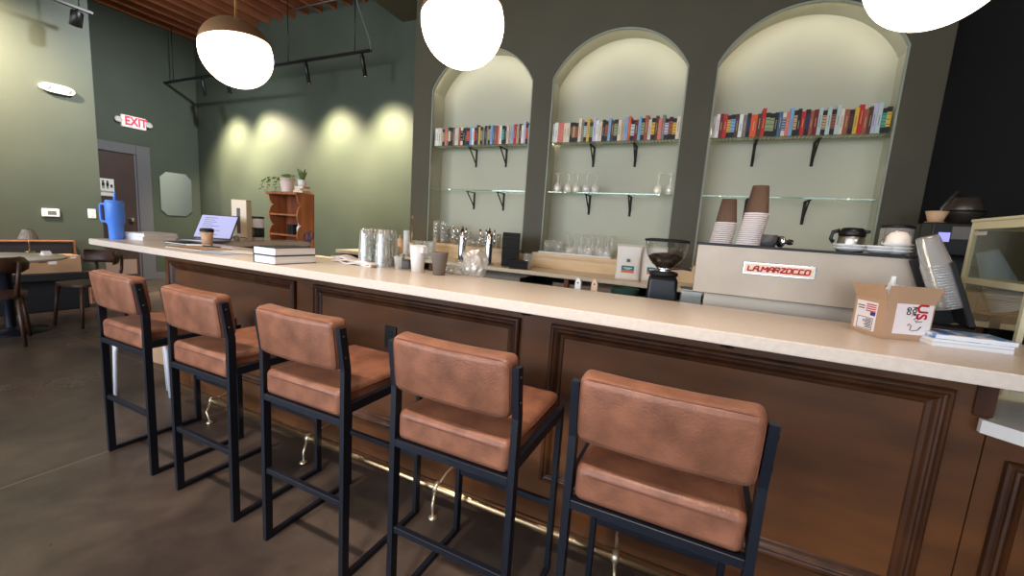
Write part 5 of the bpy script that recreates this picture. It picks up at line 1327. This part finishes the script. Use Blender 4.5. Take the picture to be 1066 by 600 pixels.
mb = MB(); mb.lathe([(0,.004),(.035,.004),(.055,.07),(.05,.07),(.033,.01),(0,.01)], 20); mb.build('paper_cone', mat('tan_paper', (214,176,136), .7), o)
mb = MB(); mb.lathe([(.0352,.0),(.05,.0),(.05,.004),(.0355,.004)], 20); mb.build('paper_base', mat('tan_paper2', (190,156,120), .7), o)

# ------------------------------------------------------------------ seating on the left
bn = thing('bench', 'wooden bench with dark upholstered back along the near left wall', 'bench', (XL1+.005, 0, 0))
be = px(79, 256, XL1+.1)[1]
mb = MB(); mb.box(.0,.05,-4.0,be,.3,.80,.004); mb.box(.0,.5,be-.03,be,.05,.46,.004); mb.box(.0,.1,be-.03,be,.46,.82,.004); mb.box(0,.12,-4.0,be-.03,.80,.82,.004); mb.build('bench_frame', mat('bench_wood', (150,104,76), .5, rgb2=(128,84,58), scale=4, stretch=(4,.6,4)), bn)
mb = MB(); mb.box(.051,.11,-4.0,be-.032,.47,.798,.012,3); mb.build('back_cushion', BENCHF, bn)
mb = MB(); mb.box(.051,.5,-4.0,be-.032,.365,.465,.015,3); mb.box(.055,.44,-3.98,be-.032,.0,.364,.01,2); mb.build('seat_cushion', BENCHF, bn)
bxx = thing('cardboard_box', 'long brown cardboard box with a small white label on the bench', 'box', (XL1+.36, .60, .4655), 0)
mb = MB(); mb.box(-.13,.13,-.35,.35,0,.2,.002); mb.build('carton', KRAFT, bxx)
mb = MB(); mb.box(.1302,.131,.07,.14,.10,.155); mb.build('label', PAPERW, bxx)
mb = MB(); mb.box(.1302,.131,.26,.31,.165,.185); mb.build('label', PAPERW, bxx)
mb = MB(); mb.box(.1303,.1308,-.01,.05,.12,.14); mb.build('print_mark', mat('box_print', (120,76,50), .7), bxx)
tb = pz(24, 266.5, .75)
tbl = thing('round_table', 'round white-topped table with dark pedestal beside the bench', 'table', (tb[0]-.02, tb[1]-.12, 0))
mb = MB(); mb.lathe([(0,.72),(.40,.72),(.42,.726),(.42,.746),(.415,.75),(0,.75)], 48); mb.build('table_top', WHITEQ, tbl)
mb = MB(); mb.lathe([(.04,.03),(.04,.70),(.12,.715),(.12,.72)], 20); mb.build('column', BLUEBLACK, tbl)
mb = MB(); mb.lathe([(0,0),(.26,0),(.26,.012),(.06,.03),(.04,.05)], 32); mb.build('base', BLUEBLACK, tbl)
l0 = pz(31, 262.5, .75)
lm_ = thing('table_lamp', 'small brass table lamp with smoky pleated shade on the round table', 'lamp', (l0[0], l0[1], .7504))
lm_.scale = (.66,.66,.66)
mb = MB(); mb.lathe([(0,0),(.06,0),(.06,.01),(.02,.02),(.008,.03)], 24); mb.build('base', BRASS, lm_)
mb = MB(); mb.tube([(0,0,.02),(0,0,.30)], .007, 10); mb.build('stem', BRASS, lm_)
mb = MB(); n = 40
R0 = [mb.bm.verts.new((.115*(1+.03*(k%2))*math.cos(2*PI*k/n), .115*(1+.03*(k%2))*math.sin(2*PI*k/n), .21)) for k in range(n)]
R1 = [mb.bm.verts.new((.058*(1+.03*(k%2))*math.cos(2*PI*k/n), .058*(1+.03*(k%2))*math.sin(2*PI*k/n), .36)) for k in range(n)]
for k in range(n): mb.bm.faces.new((R0[k],R0[(k+1)%n],R1[(k+1)%n],R1[k]))
mb.build('lamp_shade', SHADE, lm_)
mb = MB(); mb.lathe([(.012,.30),(.03,.32),(.03,.35),(.02,.372),(0,.38)], 18); mb.build('bulb_cap', CHROME, lm_)
o = thing('napkin', 'small crumpled white napkin on the round table behind the lamp', 'napkin', (tbl.location.x-.05, tbl.location.y+.3, .7504)); 
mb = MB(); mb.prism([(-.05,0),(.05,0),(.02,.03),(-.01,.04)], -.03, .03, 'y'); mb.build('fold', TOWEL, o)
mb = MB(); mb.box(-.06,.06,-.04,.04,-.0002,.001); mb.build('sheet', TOWEL, o)
def dining_chair(lab, loc, rz, proto=None):
    if proto: return dup(proto, loc, rz, lab)
    t = thing('dining_chair', lab, 'chair', loc, rz, 'dark wooden chairs at the round table')
    mb = MB(); pr = []
    for k in range(36):
        a_ = 2*PI*k/36; c, s = math.cos(a_), math.sin(a_); pr.append((math.copysign(abs(c)**.6,c)*.22, math.copysign(abs(s)**.6,s)*.215))
    mb.prism(pr, .435, .46, 'z'); mb.build('seat', CHAIRWOOD, t)
    for sx in (-1,1):
        mb = MB(); mb.tube([(sx*.17,.16,.436),(sx*.2,.2,0)], [.021,.014], 10); mb.build('leg', CHAIRWOOD, t)
        mb = MB(); mb.tube([(sx*.17,-.16,.436),(sx*.19,-.23,0)], [.021,.014], 10); mb.build('leg', CHAIRWOOD, t)
        mb = MB(); mb.tube([(sx*.165,-.165,.44),(sx*.185,-.20,.60),(sx*.2,-.205,.76)], [.019,.016,.013], 10); mb.build('back_post', CHAIRWOOD, t)
    mb = MB(); n = 18; rows = []
    for zz, ww in ((.655,.80),(.69,.97),(.745,1.0),(.79,.9),(.80,.8)):
        rows.append([(.255*ww*math.sin(-1.15+2.3*k/n)/math.sin(1.15), -.235+.14*(1-math.cos(-1.15+2.3*k/n))/(1-math.cos(1.15)) + (.0), zz) for k in range(n+1)])
    def sheet(off):
        return [[mb.bm.verts.new((x, y-off, z)) for x, y, z in r] for r in rows]
    A, B = sheet(0), sheet(.016)
    for G_ in (A, B):
        for r0, r1 in zip(G_, G_[1:]):
            for k in range(n):
                f = mb.bm.faces.new((r0[k], r0[k+1], r1[k+1], r1[k])); f.smooth = True
    for r in (0, -1):
        for k in range(n): mb.bm.faces.new((A[r][k], A[r][k+1], B[r][k+1], B[r][k]))
    for c in (0, n):
        for r in range(len(rows)-1): mb.bm.faces.new((A[r][c], A[r+1][c], B[r+1][c], B[r][c]))
    mb.build('backrest', CHAIRWOOD, t)
    return t
ch = dining_chair('dark wooden chair cut by the left edge, in front of the round table', (-5.68, -.07, 0), 1.25)
dining_chair('dark wooden chair with curved back, right of the round table', (-6.03, .70, 0), 3.35, ch)

# ------------------------------------------------------------------ light
def area(loc, target, sx, sy, energy, col, name='daylight'):
    d = bpy.data.lights.new(name, 'AREA'); d.shape = 'RECTANGLE'; d.size = sx; d.size_y = sy; d.energy = energy; d.color = col
    o = bpy.data.objects.new(name, d); COL.objects.link(o); o.location = loc
    o.rotation_euler = (Vector(target)-Vector(loc)).to_track_quat('-Z','Y').to_euler(); return o
for (a, b), wk in zip(WX, (1.9,1.3,.5,.3)):
    area(((a+b)/2, -5.9, (WZ0+WZ1)/2), ((a+b)/2, 0, (WZ0+WZ1)/2-.6), (b-a)*.95, (WZ1-WZ0)*.95, 110*wk*(b-a)/2.6, (.78,.88,1.0))
w = bpy.data.worlds.new('world'); S.world = w; w.use_nodes = True
w.node_tree.nodes['Background'].inputs[0].default_value = (.62,.78,1,1); w.node_tree.nodes['Background'].inputs[1].default_value = 2.0
# track spots over the seating side (behind the camera), aimed at the stools
for x in SXS:
    spot_light((x+.15,-1.95,4.25), (x,-.24,.75), 300, 30, 1.0, (1,.88,.78), .08)
for x, y in ((-5.2,-3.6),(-1.0,-3.9),(2.6,-3.2),(-4.9,-1.3)):  # fill lamps added out of view to lift the room's ambient light
    d = bpy.data.lights.new('fill_lamp','POINT'); d.energy = 60; d.color = (1,.87,.72); d.shadow_soft_size = .18
    o = bpy.data.objects.new('fill_lamp', d); COL.objects.link(o); o.location = (x,y,2.9)
spot_light((-4.7, 1.7, 4.1), (-9.0, 2.55, 1.5), 620, 80, 1.0, (.93,.95,1.0), .08)  # added fill spot without a fitting, brightens the recessed left wall and door
# LED strips behind the lip of each arch
LEDC = (1,.83,.64)
for a, b in NI:
    x0, x1 = a-OV+.008, b+OV-.008
    for x in (x0, x1):
        s = 1 if x == x0 else -1
        d = bpy.data.lights.new('led_strip', 'AREA'); d.shape = 'RECTANGLE'; d.size = .012; d.size_y = 1.65; d.energy = 1.15; d.color = LEDC
        o = bpy.data.objects.new('led_strip', d); COL.objects.link(o); o.location = (x, ye+.012, 2.02)
        o.rotation_euler = Vector((s*.95,1,0)).to_track_quat('-Z','Z').to_euler()
    P = arc_pts(a-OV+.008, b+OV-.008, ZS, ZA+OV-.008, 8)
    for p0, p1 in zip(P, P[1:]):
        c = Vector(((p0[0]+p1[0])/2, ye+.012, (p0[1]+p1[1])/2)); tg = Vector((p1[0]-p0[0],0,p1[1]-p0[1])); ln_ = tg.length; tg.normalize()
        inn = Vector(((a+b)/2,0,2.5))-Vector((c.x,0,c.z)); inn.normalize()
        zax = -(Vector((0,1,0))+inn*.9).normalized(); xax = tg; yax = zax.cross(xax); 
        d = bpy.data.lights.new('led_strip', 'AREA'); d.shape = 'RECTANGLE'; d.size = ln_*.95; d.size_y = .012; d.energy = .28; d.color = LEDC
        o = bpy.data.objects.new('led_strip', d); COL.objects.link(o)
        o.matrix_world = Matrix((xax, yax, zax)).transposed().to_4x4(); o.location = c
S.view_settings.view_transform = 'Standard'
S.view_settings.look = 'None'; S.view_settings.gamma = 1; S.view_settings.use_curve_mapping = False
S.view_settings.exposure = .12
S.cycles.transparent_max_bounces = 32; S.cycles.max_bounces = 10
S.cycles.caustics_reflective = False; S.cycles.caustics_refractive = False
